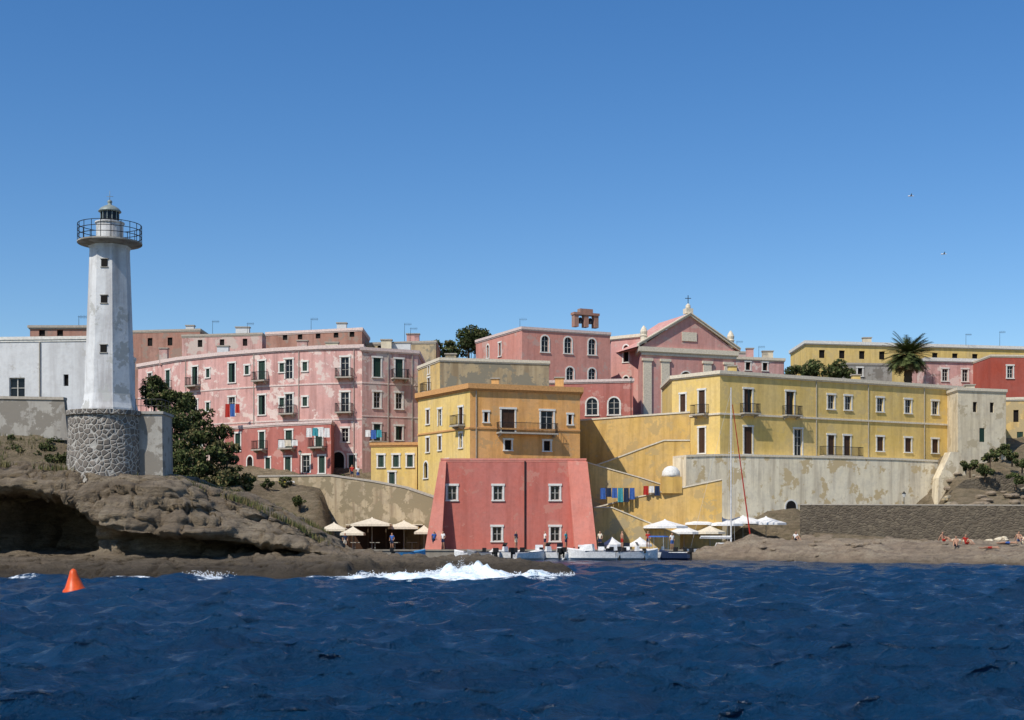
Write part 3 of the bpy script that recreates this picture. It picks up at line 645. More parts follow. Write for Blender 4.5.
# walls right shore
poly_wall('sea_wall','dark stone sea wall with flat top behind the rocks',(800,139),(1090,131),[(800,505),(1090,506),(1090,556),(800,556)],1.2,'seast',2,'slab',capo=.03,caph=.1)
poly_wall('terrace_wall','dark brown dry stone terrace wall',(950,153),(1060,151),[(950,492),(965,480),(1010,474),(1060,471),(1060,515),(950,515)],.8,'seast',0)
# ================================================================ VEGETATION
def leafcloud(blobs,n,size,seed,mats=3,flat=.6):
    rs=np.random.RandomState(seed); mb=MB(); w=np.array([b_[3]**2 for b_ in blobs]); w=w/w.sum()
    for i in rs.choice(len(blobs),n,p=w):
        x,y,z,r=blobs[i]; v=rs.randn(3); v/=np.linalg.norm(v); rr=r*(.55+.5*rs.rand()**.7)
        c=np.array([x,y,z])+v*rr*np.array([1,1,.85]); a=rs.randn(3);a/=np.linalg.norm(a); b_=np.cross(a,rs.randn(3)); b_/=np.linalg.norm(b_); s=size*(.5+rs.rand())
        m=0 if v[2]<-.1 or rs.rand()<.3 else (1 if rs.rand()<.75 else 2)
        mb.add([c-a*s,c-b_*s*.5,c+a*s,c+b_*s*.5],[(0,1,2,3)],min(m,mats-1))
    return mb
def plant(name,label,cat,px,py,D,rad,hgt,n,size,seed,trunk=True,group=None,mats=('lf1','lf2','lf3'),nb=9,zb=None):
    x=X(px,D); zc=Z(py,D); z0=zb if zb is not None else zc-hgt
    O=(x,D,z0); E=thing(name,label,cat,O,group); rs=random.Random(seed); bl=[]
    for i in range(nb):
        a=rs.uniform(0,6.28); q=rad*.85*math.sqrt(rs.random()); bl.append((x+q*math.cos(a),D+q*math.sin(a),zc+rs.uniform(-.5,.5)*hgt,rad*rs.uniform(.18,.40)))
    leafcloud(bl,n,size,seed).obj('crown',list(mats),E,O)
    b=MB(); b.cyl((x,D,z0-.5),(x+rs.uniform(-.1,.1),D,zc-hgt*.2),.05*rad+.05,.04*rad+.02,7)
    for bb in bl[:6]: b.cyl((x,D,z0+.35*(zc-z0)),bb[:3],.03*rad+.02,.012,5)
    b.obj('trunk',['bark'],E,O)
G='shrubs on the rocky slope'
sh=[(176,414,103,1.5,1.7),(155,392,106,1.3,1.7),(196,424,102,1.5,1.6),(211,436,100,1.4,1.5),(227,452,99,1.1,1.3),(184,446,98,1.6,1.7),(206,460,97,1.5,1.5),(180,464,95,1.5,1.4),(225,471,97,1.3,1.2),(240,484,98,1.1,.9),(213,484,94,1.3,.9),(234,497,95,.8,.6),(166,430,100,1.5,1.8),(170,450,97,1.4,1.6),(196,476,94,1.3,1.1),(164,402,104,1.2,1.4),(184,402,104,1.0,1.1)]
for i,(a,b_,c_,r,h) in enumerate(sh):
    dry=i in(4,8,9,10,11,3)
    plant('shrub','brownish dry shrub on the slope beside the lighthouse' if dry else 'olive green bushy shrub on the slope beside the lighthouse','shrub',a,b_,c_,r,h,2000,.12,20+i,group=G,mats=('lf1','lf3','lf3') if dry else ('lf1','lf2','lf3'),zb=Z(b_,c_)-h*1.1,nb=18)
for i,(a,b_,c_) in enumerate([(8,450,90),(28,455,89.5),(45,450,90.5),(60,458,89),(-15,452,90),(18,440,91.3),(52,441,91.3)]):
    plant('shrub','low green scrub growing at the foot of a garden wall','shrub',a,b_,c_,.9,.5,700,.08,50+i,group='low scrub on the headland',nb=7,mats=('lf1','lf2','lf3'))
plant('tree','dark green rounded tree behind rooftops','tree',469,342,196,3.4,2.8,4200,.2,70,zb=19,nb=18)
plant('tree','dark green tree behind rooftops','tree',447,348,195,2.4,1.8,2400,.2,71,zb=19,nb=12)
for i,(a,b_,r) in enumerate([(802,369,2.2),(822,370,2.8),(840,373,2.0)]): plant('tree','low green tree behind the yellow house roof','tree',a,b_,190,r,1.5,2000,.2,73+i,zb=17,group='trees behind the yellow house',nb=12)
for i,(a,b_,D_) in enumerate([(990,458,156),(1012,455,156),(970,466,153),(1000,448,160),(1022,462,155),(985,470,152),(1016,478,150)]): plant('shrub','dusty green shrub on stone terraces','shrub',a,b_,D_,1.1,.8,900,.13,80+i,group='shrubs on the stone terraces',mats=('lf1','lf2','lf3'))
for i,(a,b_,D_) in enumerate([(268,484,146),(285,482,148),(338,478,150.5),(300,500,141)]): plant('shrub','small dusty shrub growing by the retaining wall','shrub',a,b_,D_,.9,.7,600,.12,95+i,group='shrubs by the retaining wall',mats=('lf1','lf2','lf3'))
# ground cover
mb=MB()
for _ in range(14000):
    px=R.uniform(-40,330); D=R.uniform(83,92); x=X(px,D)
    if fb(x*.4,D*.4,4)<-.05: continue
    z=max(land_z(x,D) if D>86 else -9,np.interp(512+x/81*F,*zt_t)-.25); h=R.uniform(.08,.3); a=R.uniform(0,3.14); w=.04
    mb.add([(x-w*math.cos(a),D-w*math.sin(a),z-.2),(x+w*math.cos(a),D+w*math.sin(a),z-.2),(x+R.uniform(-.12,.12),D+R.uniform(-.1,.1),z+h)],[(0,1,2)],R.choice([0,1,1]))
o=mb.obj('dry_grass',['lf2','lf3']); o['kind']='stuff'; o['label']='sparse dry grass tufts on the headland'; o['category']='grass'
# palm
D=192; x=X(908,D); zb=17; zc=Z(355,D); O=(x,D,zb); E=thing('palm_tree','tall palm tree with full crown behind a yellow house','palm tree',O)
b=MB(); n=14
for i in range(n):
    z0=zb+(zc-zb)*i/n;z1=zb+(zc-zb)*(i+1)/n; b.cyl((x,D,z0),(x,D,z1),.6,.5,10)
b.obj('trunk',['bark'],E,O)
b=MB(); rs=random.Random(3)
for i in range(230):
    el=math.asin(rs.uniform(-.8,1.)); az=rs.uniform(0,6.28); Lr=rs.uniform(3.0,3.9)*(1 if el>-.5 else .8); dead=el<-.55
    dirh=Vector((math.cos(az),math.sin(az),0)); side=Vector((-math.sin(az),math.cos(az),0)); p=Vector((x,D,zc)); e_=el; st=Lr/9
    pts=[p.copy()]
    for k_ in range(9):
        p=p+(dirh*math.cos(e_)+Vector((0,0,math.sin(e_))))*st; e_-=.07 if not dead else .03; pts.append(p.copy())
    for k_ in range(9):
        a_,c_=pts[k_],pts[k_+1]; b.add([a_-side*.03,a_+side*.03,c_+side*.03,c_-side*.03],[(0,1,2,3)],1 if dead else 0)
        if k_>1:
            ll=.50*math.sin(math.pi*(k_+1)/11)+.10
            for sg in(-1,1):
                for q_ in(0,.5):
                    m_=a_.lerp(c_,q_); t_=(c_-a_).normalized(); tip=m_+side*sg*ll+t_*ll*.9+Vector((0,0,-ll*.1)); b.add([m_,m_+t_*.15,tip],[(0,1,2)],1 if dead else 0)
b.obj('crown',['palm','palmd'],E,O)
# ================================================================ BOATS
def hull(L,B,hg,m=0):
    mb=MB(); n=14; ring=[]
    for i in range(n+1):
        t=i/n; bw=B/2*(1-(max(0,t-.45)/.55)**2.2)*(.9+.1*min(1,t*4)); sh_=hg*(.85+.35*t*t); ke=-.15+.35*max(0,t-.7)**1.5*hg*3
        x=-L/2+L*t; bw=max(bw,.02)
        ring.append([(x,-bw,sh_),(x,-bw*.82,hg*.25),(x,0,ke),(x,bw*.82,hg*.25),(x,bw,sh_),(x,bw*.86,sh_+.02),(x,bw*.8,(.3*hg if t<.62 else sh_+.04)),(x,0,(.25*hg if t<.62 else sh_+.1)),(x,-bw*.8,(.3*hg if t<.62 else sh_+.04)),(x,-bw*.86,sh_+.02)])
    vs=[p for r in ring for p in r]; k=10; fs=[]; ms=[]
    for i in range(n):
        for j in range(k): fs.append((i*k+j,i*k+(j+1)%k,(i+1)*k+(j+1)%k,(i+1)*k+j)); ms.append(m)
    fs.append(tuple(range(k))); fs.append(tuple(n*k+j for j in range(k))[::-1]); ms+=[m,m]
    mb.v=vs;mb.f=fs;mb.m=ms; return mb
def boat(label,px,D,L,yaw,col,kind='open',name='motorboat'):
    B=L*.38;hg=.5+.08*L; O=(X(px,D),D,.02); E=thing(name,label,'boat',O,'boats moored along the quay',math.radians(yaw))
    hb=hull(L,B,hg); hb.obj('hull',[col],E)
    for s_ in(-1,1):
        b=MB(); y0,y1=sorted((s_*B*.5*.93,s_*B*.5*.99)); b.box(-L/2+.1,L/2*.2,y0,y1,hg*.92,hg*.99); b.obj('rub_rail',['navy' if col!='navy' else 'gel'],E)
    for xx in(-L*.3,-L*.05): b=MB(); b.box(xx-.15,xx+.15,-B*.36,B*.36,hg*.55,hg*.63); b.obj('seat',['wood'],E)
    b=MB(); b.box(-L/2-.42,-L/2-.08,-.16,.16,hg*.95,hg*.95+.42); b.box(-L/2-.3,-L/2-.14,-.06,.06,-.35,hg*.96); b.box(-L/2-.15,-L/2+.1,-.1,.1,hg*.7,hg*1.02); b.obj('outboard_motor',['black'],E)
    if kind=='console':
        b=MB(); b.hexa([(-.1,-.3,hg*.4),(.35,-.3,hg*.4),(.35,.3,hg*.4),(-.1,.3,hg*.4),(0,-.28,hg+.45),(.2,-.28,hg+.45),(.2,.28,hg+.45),(0,.28,hg+.45)]); b.obj('console',['gel'],E)
        b=MB(); b.hexa([(.2,-.28,hg+.46),(.23,-.28,hg+.46),(.23,.28,hg+.46),(.2,.28,hg+.46),(.0,-.28,hg+.8),(.03,-.28,hg+.8),(.03,.28,hg+.8),(0,.28,hg+.8)]); b.obj('windshield',['glass'],E)
    if kind=='cabin':
        b=MB(); b.hexa([(-L*.05,-B*.3,hg*.6),(L*.3,-B*.22,hg*.9),(L*.3,B*.22,hg*.9),(-L*.05,B*.3,hg*.6),(-L*.02,-B*.27,hg+.6),(L*.15,-B*.2,hg+.55),(L*.15,B*.2,hg+.55),(-L*.02,B*.27,hg+.6)]); b.obj('cabin',['gel'],E)
        b=MB(); b.box(L*.0,L*.1,-B*.31,-B*.285,hg+.15,hg+.42); b.obj('window',['glass'],E)
    if kind=='canopy':
        for sx in(-L*.3,L*.1):
            for sy in(-B*.4,B*.4): b=MB(); b.cyl((sx,sy,hg),(sx,sy,hg+1.3),.02,.02,5); b.obj('canopy_pole',['alu'],E)
        b=MB(); b.hexa([(-L*.33,-B*.43,hg+1.3),(L*.13,-B*.43,hg+1.3),(L*.13,B*.43,hg+1.3),(-L*.33,B*.43,hg+1.3),(-L*.3,-B*.25,hg+1.42),(L*.1,-B*.25,hg+1.42),(L*.1,B*.25,hg+1.42),(-L*.3,B*.25,hg+1.42)]); b.obj('canopy',['blue'],E)
for a in [('small bright blue rowing boat beside the quay steps',410,130,2.9,12,'gelb','open'),('grey rubber dinghy moored at the quay',480,128.8,2.8,150,'gelg','open'),('white open motorboat moored at the quay',506,129,3.4,140,'gel','console'),
 ('small white motorboat with dark outboard engine',529,127.2,3.4,35,'gel','open'),('white motorboat with steering console',549,128.8,3.6,130,'gel','console'),('long white motorboat with low cabin',592,126.8,4.6,165,'gel','cabin'),
 ('white speedboat with windscreen moored at the quay',636,127.2,4.2,15,'gel','console'),('white boat with blue canopy',655,129.3,3.6,150,'gel','canopy'),('dark blue small motorboat',674,127.8,2.9,150,'navy','open'),('white dinghy pulled close to the quay',568,128.4,2.8,60,'gel','open'),('white motorboat seen from the stern',613,129,3.6,115,'gel','cabin'),
 ('white motorboat with cabin moored at the quay',539,130,3.4,95,'gel','cabin'),('white open boat moored side by side with others',519,129.6,3.0,80,'gel','open'),('white motorboat seen from the bow',601,129.6,3.4,-85,'gel','console'),('white motorboat seen from the bow',627,129.8,3.4,-100,'gel','console'),('small white rowing boat by the quay wall',494,129.8,2.6,100,'gel','open'),('white motorboat with cabin moored at the quay',582,129.9,3.4,-75,'gel','cabin'),('small white dinghy floating between moored boats',647,128.2,2.4,75,'gel','open'),('white open boat moored side by side with others',560,130,2.9,-95,'gel','console'),('grey rubber dinghy beside white motorboats',620,127.4,2.5,40,'gelg','open'),('white open motorboat moored near steps',664,129.8,3.4,170,'gel','console'),('small white rowing boat by the quay wall',468,129.9,2.6,170,'gel','open')]: boat(*a)
# sailboat
O=(X(731,138.5),138.5,.05); E=thing('sailboat','white sailboat with tall bare mast and red furled sail','sailboat',O,None,math.radians(8))
hull(8.5,2.7,1.0).obj('hull',['gel'],E)
b=MB(); b.hexa([(-1.5,-.8,1.0),(2,-.5,1.1),(2,.5,1.1),(-1.5,.8,1.0),(-1.3,-.7,1.5),(1.5,-.4,1.45),(1.5,.4,1.45),(-1.3,.7,1.5)]); b.obj('cabin',['gel'],E)
zt_=Z(388,138.5); b=MB(); b.cyl((0,0,.9),(0,0,zt_),.09,.05,8); b.cyl((-.0,-.8,zt_*.62),(0,.8,zt_*.62),.03,.03,5); b.cyl((0,-.8,zt_*.62),(0,0,zt_*.95),.012,.012,4); b.cyl((0,.8,zt_*.62),(0,0,zt_*.95),.012,.012,4); b.cyl((0,-1.2,1),(0,-.8,zt_*.62),.012,.012,4); b.cyl((0,1.2,1),(0,.8,zt_*.62),.012,.012,4);b.cyl((-4.1,0,1),(0,0,zt_*.98),.012,.012,4); b.obj('mast',['alu'],E)
b=MB(); b.cyl((0.1,0,1.9),(-3.2,0,1.95),.06,.05,6); b.cyl((-.1,0,2.05),(-3.1,0,2.08),.13,.09,8,1); b.obj('boom',['alu','canvasw'],E)
b=MB(); b.cyl((2.1,0,1.25),(.15,0,zt_*.9),.075,.035,6); b.obj('furled_sail',['red'],E)
# buoy
D=53.5; O=(X(75,D),D,0.05); E=thing('buoy','conical orange red buoy floating on the sea','buoy',O)
b=MB(); b.rev([(.30,-.35),(.45,-.12),(.46,.10),(.43,.18),(.36,.24),(.17,.74),(.13,.88),(.06,.95),(.01,.97)],(0,0),24); b.obj('body',['buoy'],E,(0,0,0),True)
b=MB(); b.rev([(.455,-.02),(.47,.03),(.455,.07)],(0,0),24); b.obj('band',['red'],E); E.rotation_euler[0]=.05; E.rotation_euler[1]=-.06
# ================================================================ PARASOLS, LAUNDRY, LAMPS
def parasol(px,py,D,r,mat,z0,label,n=4,ph=.5):
    x=X(px,D); zt_=Z(py,D); O=(x,D,z0); E=thing('parasol',label,'parasol',O,'parasols on the harbour terrace')
    b=MB(); b.cyl((x,D,z0-.1),(x,D,zt_),.035,.03,6); b.rev([(.3,z0),(.3,z0+.06),(.06,z0+.1)],(x,D),12); b.obj('pole',['wood'],E,O)
    b=MB(); b.rev([(r*1.02,zt_-.82),(r,zt_-.6),(r*.55,zt_-.34),(.15,zt_-.02),(.05,zt_+.1)],(x,D),n,0,ph); b.obj('canopy',[mat],E,O)
for a in [(334,523,141,1.8,'canvas'),(372,518,140,2.7,'canvas'),(404,521,142,2.1,'canvas'),(353,527,138,1.6,'canvas'),(424,526,141,1.3,'canvas')]: parasol(*a,.8,'beige canvas parasol over a harbour terrace')
for a in [(665,520,138,2.3,'canvasw'),(699,517,145,2.3,'canvasw'),(722,518,144.5,2.2,'canvasw'),(743,516,146,2.6,'canvasw'),(766,517,145.5,2.1,'canvasw'),(640,538,134,1.2,'canvasw'),(684,526,143,1.7,'canvasw'),(612,538,134.5,1.1,'canvasw'),(710,526,143,1.6,'canvas')]: parasol(*a,.9,'white parasol beside the harbour wall',8)
# beach bar shelter
O=(X(385,144),144,.8); E=thing('shelter','low wooden terrace shelter with pale flat awning','shelter',O)
for px in(350,368,386,404,420): 
    for D_ in(142.5,145): b=MB(); x=X(px,D_); b.box(x-.05,x+.05,D_-.05,D_+.05,.7,3.3); b.obj('post',['bark'],E,O)
b=MB(); b.box(X(346,142.5),X(423,142.5),142.2,145.3,3.303,3.4); b.obj('awning',['canvas'],E,O)
b=MB(); b.box(X(346,145.3),X(423,145.3),145.35,145.45,.7,3.2); b.obj('back_screen',['sb'],E,O)
for px in(355,375,395,412):
    b=MB(); x=X(px,143.5); b.box(x-.5,x+.5,143.2,143.9,1.5,1.56); b.box(x-.04,x+.04,143.5,143.58,.75,1.497); b.obj('table',['wood'],E,O)
def laundry(label,px0,px1,py,D,cols_,hh=.9):
    x0,x1=X(px0,D),X(px1,D); z=Z(py,D); O=((x0+x1)/2,D,z); E=thing('clothesline',label,'laundry',O,'washing hung outside houses')
    b=MB(); b.cyl((x0,D,z),(x1,D,z),.012,.012,4); b.obj('line',['iron'],E,O)
    n=len(cols_); w=(x1-x0)/n
    for i,c_ in enumerate(cols_):
        b=MB(); a_=x0+w*i+.05; e_=x0+w*(i+1)-.05; h=hh*R.uniform(.7,1.15); m=8; vs=[]
        for j in range(5):
            for k_ in range(m+1):
                t_=k_/m; vs.append((a_+(e_-a_)*t_+.02*j*(t_-.5),D-.03+.05*math.sin(t_*9+i)*j/4,z-h*j/4))
        b.add(vs,[(j*(m+1)+k_,j*(m+1)+k_+1,(j+1)*(m+1)+k_+1,(j+1)*(m+1)+k_) for j in range(4) for k_ in range(m)]); b.obj('cloth',[c_],E,O,True)
laundry('blue and white towels drying on a line by the steps',600,635,488,143.8,['blue','navy','blue','teal','navy','blue'],1.3)
laundry('coloured towels on a line on a steps wall',643,660,486,143.8,['red','canvasw','navy'],.9)
laundry('laundry drying below a pink house balcony',306,330,428,157,['canvasw','teal','canvasw','canvasw'],1.)
laundry('red and blue cloths hanging from a house front',225,240,404,165,['red','blue','red'],1.4)
laundry('white sheets drying outside a pink house',278,298,440,158.5,['canvasw','canvas','canvasw'],.8)
laundry('clothes drying on a line on a pink wall',365,382,430,158,['canvasw','blue','teal'],.9)
laundry('towels drying on a wall above the terrace',278,312,481,150.3,['ylw','canvasw','canvasw','teal'],.6)
def lamp(px,py,D,z0,label):
    x=X(px,D); z=Z(py,D); O=(x,D,z0); E=thing('street_lamp',label,'street lamp',O,'street lamps in the harbour')
    b=MB(); b.cyl((x,D,z0),(x,D,z),.06,.035,7); b.rev([(.14,z0),(.12,z0+.3),(.06,z0+.4)],(x,D),10); b.obj('post',['iron'],E,O)
    b=MB(); b.rev([(.1,z),(.2,z+.35)],(x,D),6,0); b.rev([(.24,z+.353),(.05,z+.5),(.02,z+.6)],(x,D),6,1); b.obj('lantern',['trimw','iron'],E,O)
lamp(631,381,160,11,'old iron street lamp on a terrace above a yellow wall')
lamp(904,497,141,3.0,'iron street lamp behind the sea wall')
lamp(300,455,154,8,'iron street lamp before a rose house')
def antenna(px,py,D,h):
    x,y,z=X(px,D),D+1,Z(py,D); O=(x,y,z); E=thing('antenna','thin metal television antenna on a flat roof','antenna',O,'television antennas on roofs')
    b=MB(); b.cyl((x,y,z-.6),(x,y,z+h),.03,.02,5); b.obj('mast',['iron'],E,O); b=MB(); b.cyl((x-.1,y,z+h*.95),(x+.9,y,z+h*.95),.015,.015,4)
    for i in range(6): b.cyl((x+i*.16,y-.35,z+h*.95+.01),(x+i*.16,y+.35,z+h*.95+.01),.012,.012,4); b.cyl((x+i*.16,y,z+h*.95-.2),(x+i*.16,y,z+h*.95+.2),.012,.012,4)
    b.obj('aerial',['iron'],E,O)
for a in [(211,332,185,1.6),(246,332,185,1.3),(310,327,176,1.2),(404,338,178,2.0),(410,338,178,1.4),(436,355,154,1.5),(520,327,180,1.2),(738,350,205,1.4),(760,356,200,1.5),(1002,341,218,1.6),(968,341,219,1.2),(935,383,165,1.1),(76,326,152,1.2)]: antenna(*a)
def chimney(px,py,D,w,h,mat='trim'):
    x,y,z=X(px,D),D+2,Z(py,D); O=(x,y,z); E=thing('chimney','small plastered chimney block on a flat roof','chimney',O,'chimneys on flat roofs')
    b=MB(); b.box(x-w/2,x+w/2,y-.4,y+.4,z-1,z+h); b.obj('stack',[mat],E,O); b=MB(); b.box(x-w/2-.1,x+w/2+.1,y-.5,y+.5,z+h+.003,z+h+.13); b.obj('cap',['slab'],E,O)
for a in [(160,355,174,1,1.0,'pink2'),(220,352,172,1.4,.9,'white'),(187,330,190,1.1,.8,'white'),(300,346,165,1.2,.8,'pink2'),(385,346,162,1.2,.9,'cream'),(412,338,178,1.6,.7,'pink'),(560,384,146,.9,.8,'ochre'),(495,384,145,.8,.7,'ochre'),(735,371,152,.9,.7,'yellow'),(860,379,160,.9,.6,'yellow'),(770,357,200,1.5,1.0,'cream'),(752,357,200,1.,1.4,'pink'),(870,341,218,1.3,.7,'cream'),(450,358,154,1.2,.6,'weath'),(340,327,175,1.2,.7,'white'),(975,389,162,1,.6,'cream'),(240,334,186,1.8,1.1,'white'),(330,346,166,1.5,.6,'cream'),(400,347,163,2.2,.7,'white')]: chimney(*a)
for px,py,s in((911,196,.35),(944,254,.3)):
    D=120; p=P3(px,py,D); E=thing('bird','gull gliding high over the village','bird',p,'gulls in the sky')
    b=MB(); b.cyl((p[0]-.25,D,p[2]),(p[0]+.25,D,p[2]),.05,.02,6); b.obj('body',['gel'],E,p); b=MB(); b.add([(p[0]-.08,D,p[2]),(p[0]+.08,D,p[2]),(p[0]-.1,D-.6,p[2]+.12),(p[0]-.08,D+.6,p[2]+.12)],[(0,1,2),(0,3,1)]); b.obj('wing',['gelg'],E,p)
# ================================================================ PEOPLE
def figure(pose):
    if pose=='stand': J=dict(pel=(0,0,.95),wai=(0,.0,1.12),che=(0,0,1.33),nec=(0,0,1.5),hea=(0,-.02,1.6),top=(0,-.01,1.72),sL=(-.17,0,1.42),eL=(-.24,.03,1.15),hL=(-.24,-.08,.9),sR=(.17,0,1.42),eR=(.25,.02,1.15),hR=(.2,-.15,.95),kL=(-.1,-.03,.5),fL=(-.11,.02,.08),tL=(-.12,-.14,.04),kR=(.11,-.02,.5),fR=(.13,.03,.08),tR=(.14,-.13,.04),pL=(-.1,0,.88),pR=(.1,0,.88))
    elif pose=='sit': J=dict(pel=(0,0,.12),wai=(0,.05,.3),che=(0,.08,.5),nec=(0,.06,.66),hea=(0,.02,.77),top=(0,.02,.89),sL=(-.17,.08,.6),eL=(-.24,.22,.35),hL=(-.24,.32,.08),sR=(.17,.08,.6),eR=(.24,-.1,.42),hR=(.14,-.34,.42),kL=(-.12,-.42,.45),fL=(-.12,-.7,.08),tL=(-.12,-.85,.06),kR=(.12,-.4,.42),fR=(.13,-.75,.08),tR=(.13,-.9,.08),pL=(-.1,-.05,.12),pR=(.1,-.05,.12))
    else: J=dict(pel=(0,0,.12),wai=(.18,0,.12),che=(.4,0,.13),nec=(.56,0,.15),hea=(.67,0,.17),top=(.8,0,.18),sL=(.48,-.17,.13),eL=(.62,-.36,.08),hL=(.8,-.22,.08),sR=(.48,.17,.13),eR=(.25,.26,.08),hR=(.02,.26,.06),kL=(-.45,-.1,.16),fL=(-.87,-.12,.08),tL=(-.92,-.13,.18),kR=(-.45,.1,.1),fR=(-.88,.12,.08),tR=(-.92,.13,.18),pL=(-.08,-.09,.12),pR=(-.08,.09,.12))
    r=dict(pel=.13,wai=.115,che=.14,nec=.055,hea=.095,top=.07,sL=.065,eL=.042,hL=.035,sR=.065,eR=.042,hR=.035,kL=.06,fL=.04,tL=.035,kR=.06,fR=.04,tR=.035,pL=.095,pR=.095)
    mt=dict(pel=2,wai=1,che=1,nec=0,hea=0,top=3,sL=1,eL=0,hL=0,sR=1,eR=0,hR=0,kL=0,fL=0,tL=0,kR=0,fR=0,tR=0,pL=2,pR=2)
    nm=list(J); ed=[('pel','wai'),('wai','che'),('che','nec'),('nec','hea'),('hea','top'),('che','sL'),('sL','eL'),('eL','hL'),('che','sR'),('sR','eR'),('eR','hR'),('pel','pL'),('pL','kL'),('kL','fL'),('fL','tL'),('pel','pR'),('pR','kR'),('kR','fR'),('fR','tR')]
    me=bpy.data.meshes.new('sk'); me.from_pydata([J[k] for k in nm],[(nm.index(a),nm.index(b)) for a,b in ed],[]); o=bpy.data.objects.new('sk',me); C.objects.link(o)
    m=o.modifiers.new('s','SKIN'); s=o.modifiers.new('u','SUBSURF'); s.levels=1
    for i,k in enumerate(nm): me.skin_vertices[0].data[i].radius=(r[k],r[k]); me.skin_vertices[0].data[i].use_root=(k=='pel')
    dg=bpy.context.evaluated_depsgraph_get(); out=bpy.data.meshes.new_from_object(o.evaluated_get(dg)); bpy.data.objects.remove(o)
    idx=[]
    for p in out.polygons:
        c_=p.center; best=min(nm,key=lambda k:(Vector(J[k])-c_).length-(.05 if k=='hea' else 0)); idx.append(mt[best])
    out.materials.clear(); return out,idx
FG={p:figure(p) for p in('stand','sit','lie')}
def person(label,pose,px,D,z,rz,shirt,short):
    me0,idx=FG[pose]; me=me0.copy()
    for k in('skin',shirt,short,'hair'): me.materials.append(M[k])
    me.polygons.foreach_set('material_index',idx); me.polygons.foreach_set('use_smooth',[True]*len(idx))
    o=inst('person',me,None,(X(px,D),D,z),rz); o['label']=label; o['category']='person'; o['group']='people around the harbour'
for a in [('standing person in blue shirt and dark shorts on the quay','stand',434,131.4,.95,.3,'blue','navy'),('standing person in white shirt on the quay','stand',443,131.3,.95,-.6,'canvasw','navy'),
 ('standing person in red top near a rose house','stand',352,150.8,8.15,0,'red','navy'),('standing person in white shirt by the wall','stand',358,150.8,8.05,.5,'canvasw','blue'),
 ('standing person in teal shirt on the quay','stand',566,131.2,.95,1,'teal','navy'),('standing person with bare chest on the quay','stand',622,131.2,.95,2,'skin','red'),
 ('standing person in pale top near moored boats','stand',600,131.2,.95,-.4,'canvas','navy'),('standing person in white shirt under a parasol','stand',672,133,.8,.4,'canvasw','blue'),
 ('standing person in dark shirt on the terrace','stand',345,134,.8,.4,'navy','canvas'),('standing person in blue shirt on the terrace','stand',392,136,.8,-.4,'blue','navy'),
 ('standing person in dark blue shirt on the quay','stand',516,131.2,.95,.9,'navy','canvas'),('standing person in white shirt among moored boats','stand',545,131.3,.95,-1.2,'canvasw','navy'),('standing person in red shirt on the quay','stand',648,131.3,.95,.2,'red','navy')]: person(*a)
def rz_(px,D): return rsh(X(px,D),D)
for a in [('sunbather lying on the shore rocks','lie',990,114,.2,'skin','red'),('bather sitting on the shore rocks','sit',956,116,-.4,'skin','navy'),('bather in red swimwear sitting on rocks','sit',966,117,.5,'red','red'),('sunbather lying on a pale towel','lie',1008,116,.1,'skin','blue'),('bather sitting upright on the shore rocks','sit',1019,118,0,'skin','blue'),('bather sitting on the rocks below the sea wall','sit',943,119,.8,'skin','red'),('person sitting on rocks near white parasols','sit',796,131,.2,'canvasw','navy')]:
    person(a[0],a[1],a[2],a[3],rz_(a[2],a[3])+.02,a[4],a[5],a[6])
def rockob(px,D,r,mat,label,grp,zf=None):
    x=X(px,D); z=rsh(x,D) if zf is None else zf(x,D); b=MB(); n=10
    prof=[(0.02,-.3*r),(.9*r,-.1*r),(1.0*r,.2*r),(.7*r,.5*r),(.1,.6*r)]; b.rev(prof,(0,0),n)
    b.v=[(vx*(1+.4*noise.noise(Vector((vx*2+px,vy*2,vz*2)))),vy*(1+.4*noise.noise(Vector((vx*2,vy*2+px,vz)))),vz*(1+.6*noise.noise(Vector((vx+px,vy,vz))))) for vx,vy,vz in b.v]
    me=b.mesh('boulder',[mat]); o=inst('boulder',me,None,(x,D,z)); o['label']=label; o['category']='rock'; o['group']=grp
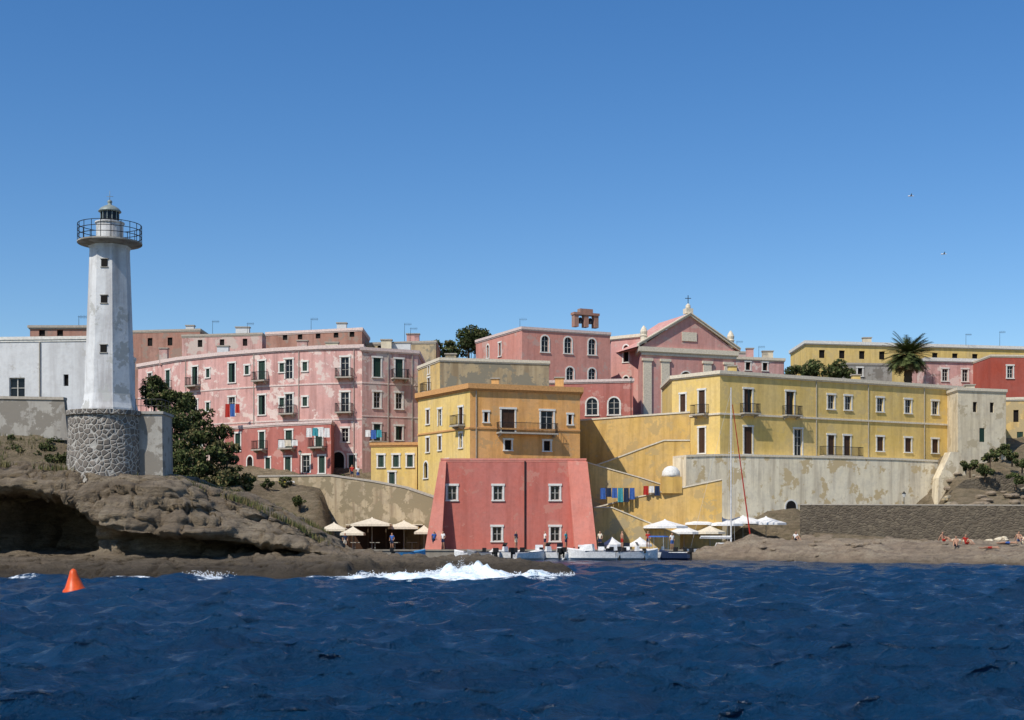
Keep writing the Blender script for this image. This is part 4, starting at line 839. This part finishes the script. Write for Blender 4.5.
for i in range(56):
    px=R.uniform(925,1030) if i<24 else R.uniform(690,925); D=R.uniform(117,128); rockob(px,D,R.uniform(.18,.55),'cream' if i<20 else 'rock2','pale boulder on the shore below the sea wall' if i<20 else 'brown boulder on the shore','boulders on the shore')
for i in range(40):
    px=R.uniform(945,1035); D=R.uniform(143,157); rockob(px,D,R.uniform(.3,.8),R.choice(['rock2','weath','rock2']),'brown boulder on the terraced slope above the sea wall','boulders on the terraced slope',land_z)
# ================================================================ LIGHT, WORLD, CAMERA
sc=bpy.context.scene
el=math.radians(49); az=math.radians(42)
sd=Vector((-math.sin(az)*math.cos(el),-math.cos(az)*math.cos(el),math.sin(el)))
l=bpy.data.lights.new('sun','SUN'); l.energy=4.7; l.angle=math.radians(.5); l.color=(1,.94,.84); o=bpy.data.objects.new('sun',l); C.objects.link(o); o.rotation_euler=(-sd).to_track_quat('-Z','Y').to_euler(); o.location=(-60,-60,80)
w=bpy.data.worlds.new('World'); sc.world=w; w.use_nodes=True; nt=w.node_tree; bg=nt.nodes['Background']
sk=nt.nodes.new('ShaderNodeTexSky'); sk.sky_type='NISHITA'; sk.sun_disc=False; sk.sun_elevation=el; sk.sun_rotation=math.atan2(sd.x,sd.y); sk.altitude=0; sk.air_density=1.; sk.dust_density=.1; sk.ozone_density=3.
hs=nt.nodes.new('ShaderNodeHueSaturation'); hs.inputs['Saturation'].default_value=1.3; hs.inputs['Value'].default_value=1.15; hs.inputs['Hue'].default_value=.506
nt.links.new(sk.outputs[0],hs.inputs['Color']); nt.links.new(hs.outputs[0],bg.inputs[0]); bg.inputs[1].default_value=.108
cam=bpy.data.cameras.new('camera'); cam.sensor_width=36; cam.lens=F/1024*36; cam.shift_y=(Y0-360)/1024; cam.clip_end=9000; cam.clip_start=.5
co=bpy.data.objects.new('camera',cam); C.objects.link(co); co.location=(0,0,H); co.rotation_euler=(math.pi/2,0,0); sc.camera=co
sc.view_settings.view_transform='Standard'; sc.view_settings.look='None'; sc.view_settings.exposure=0
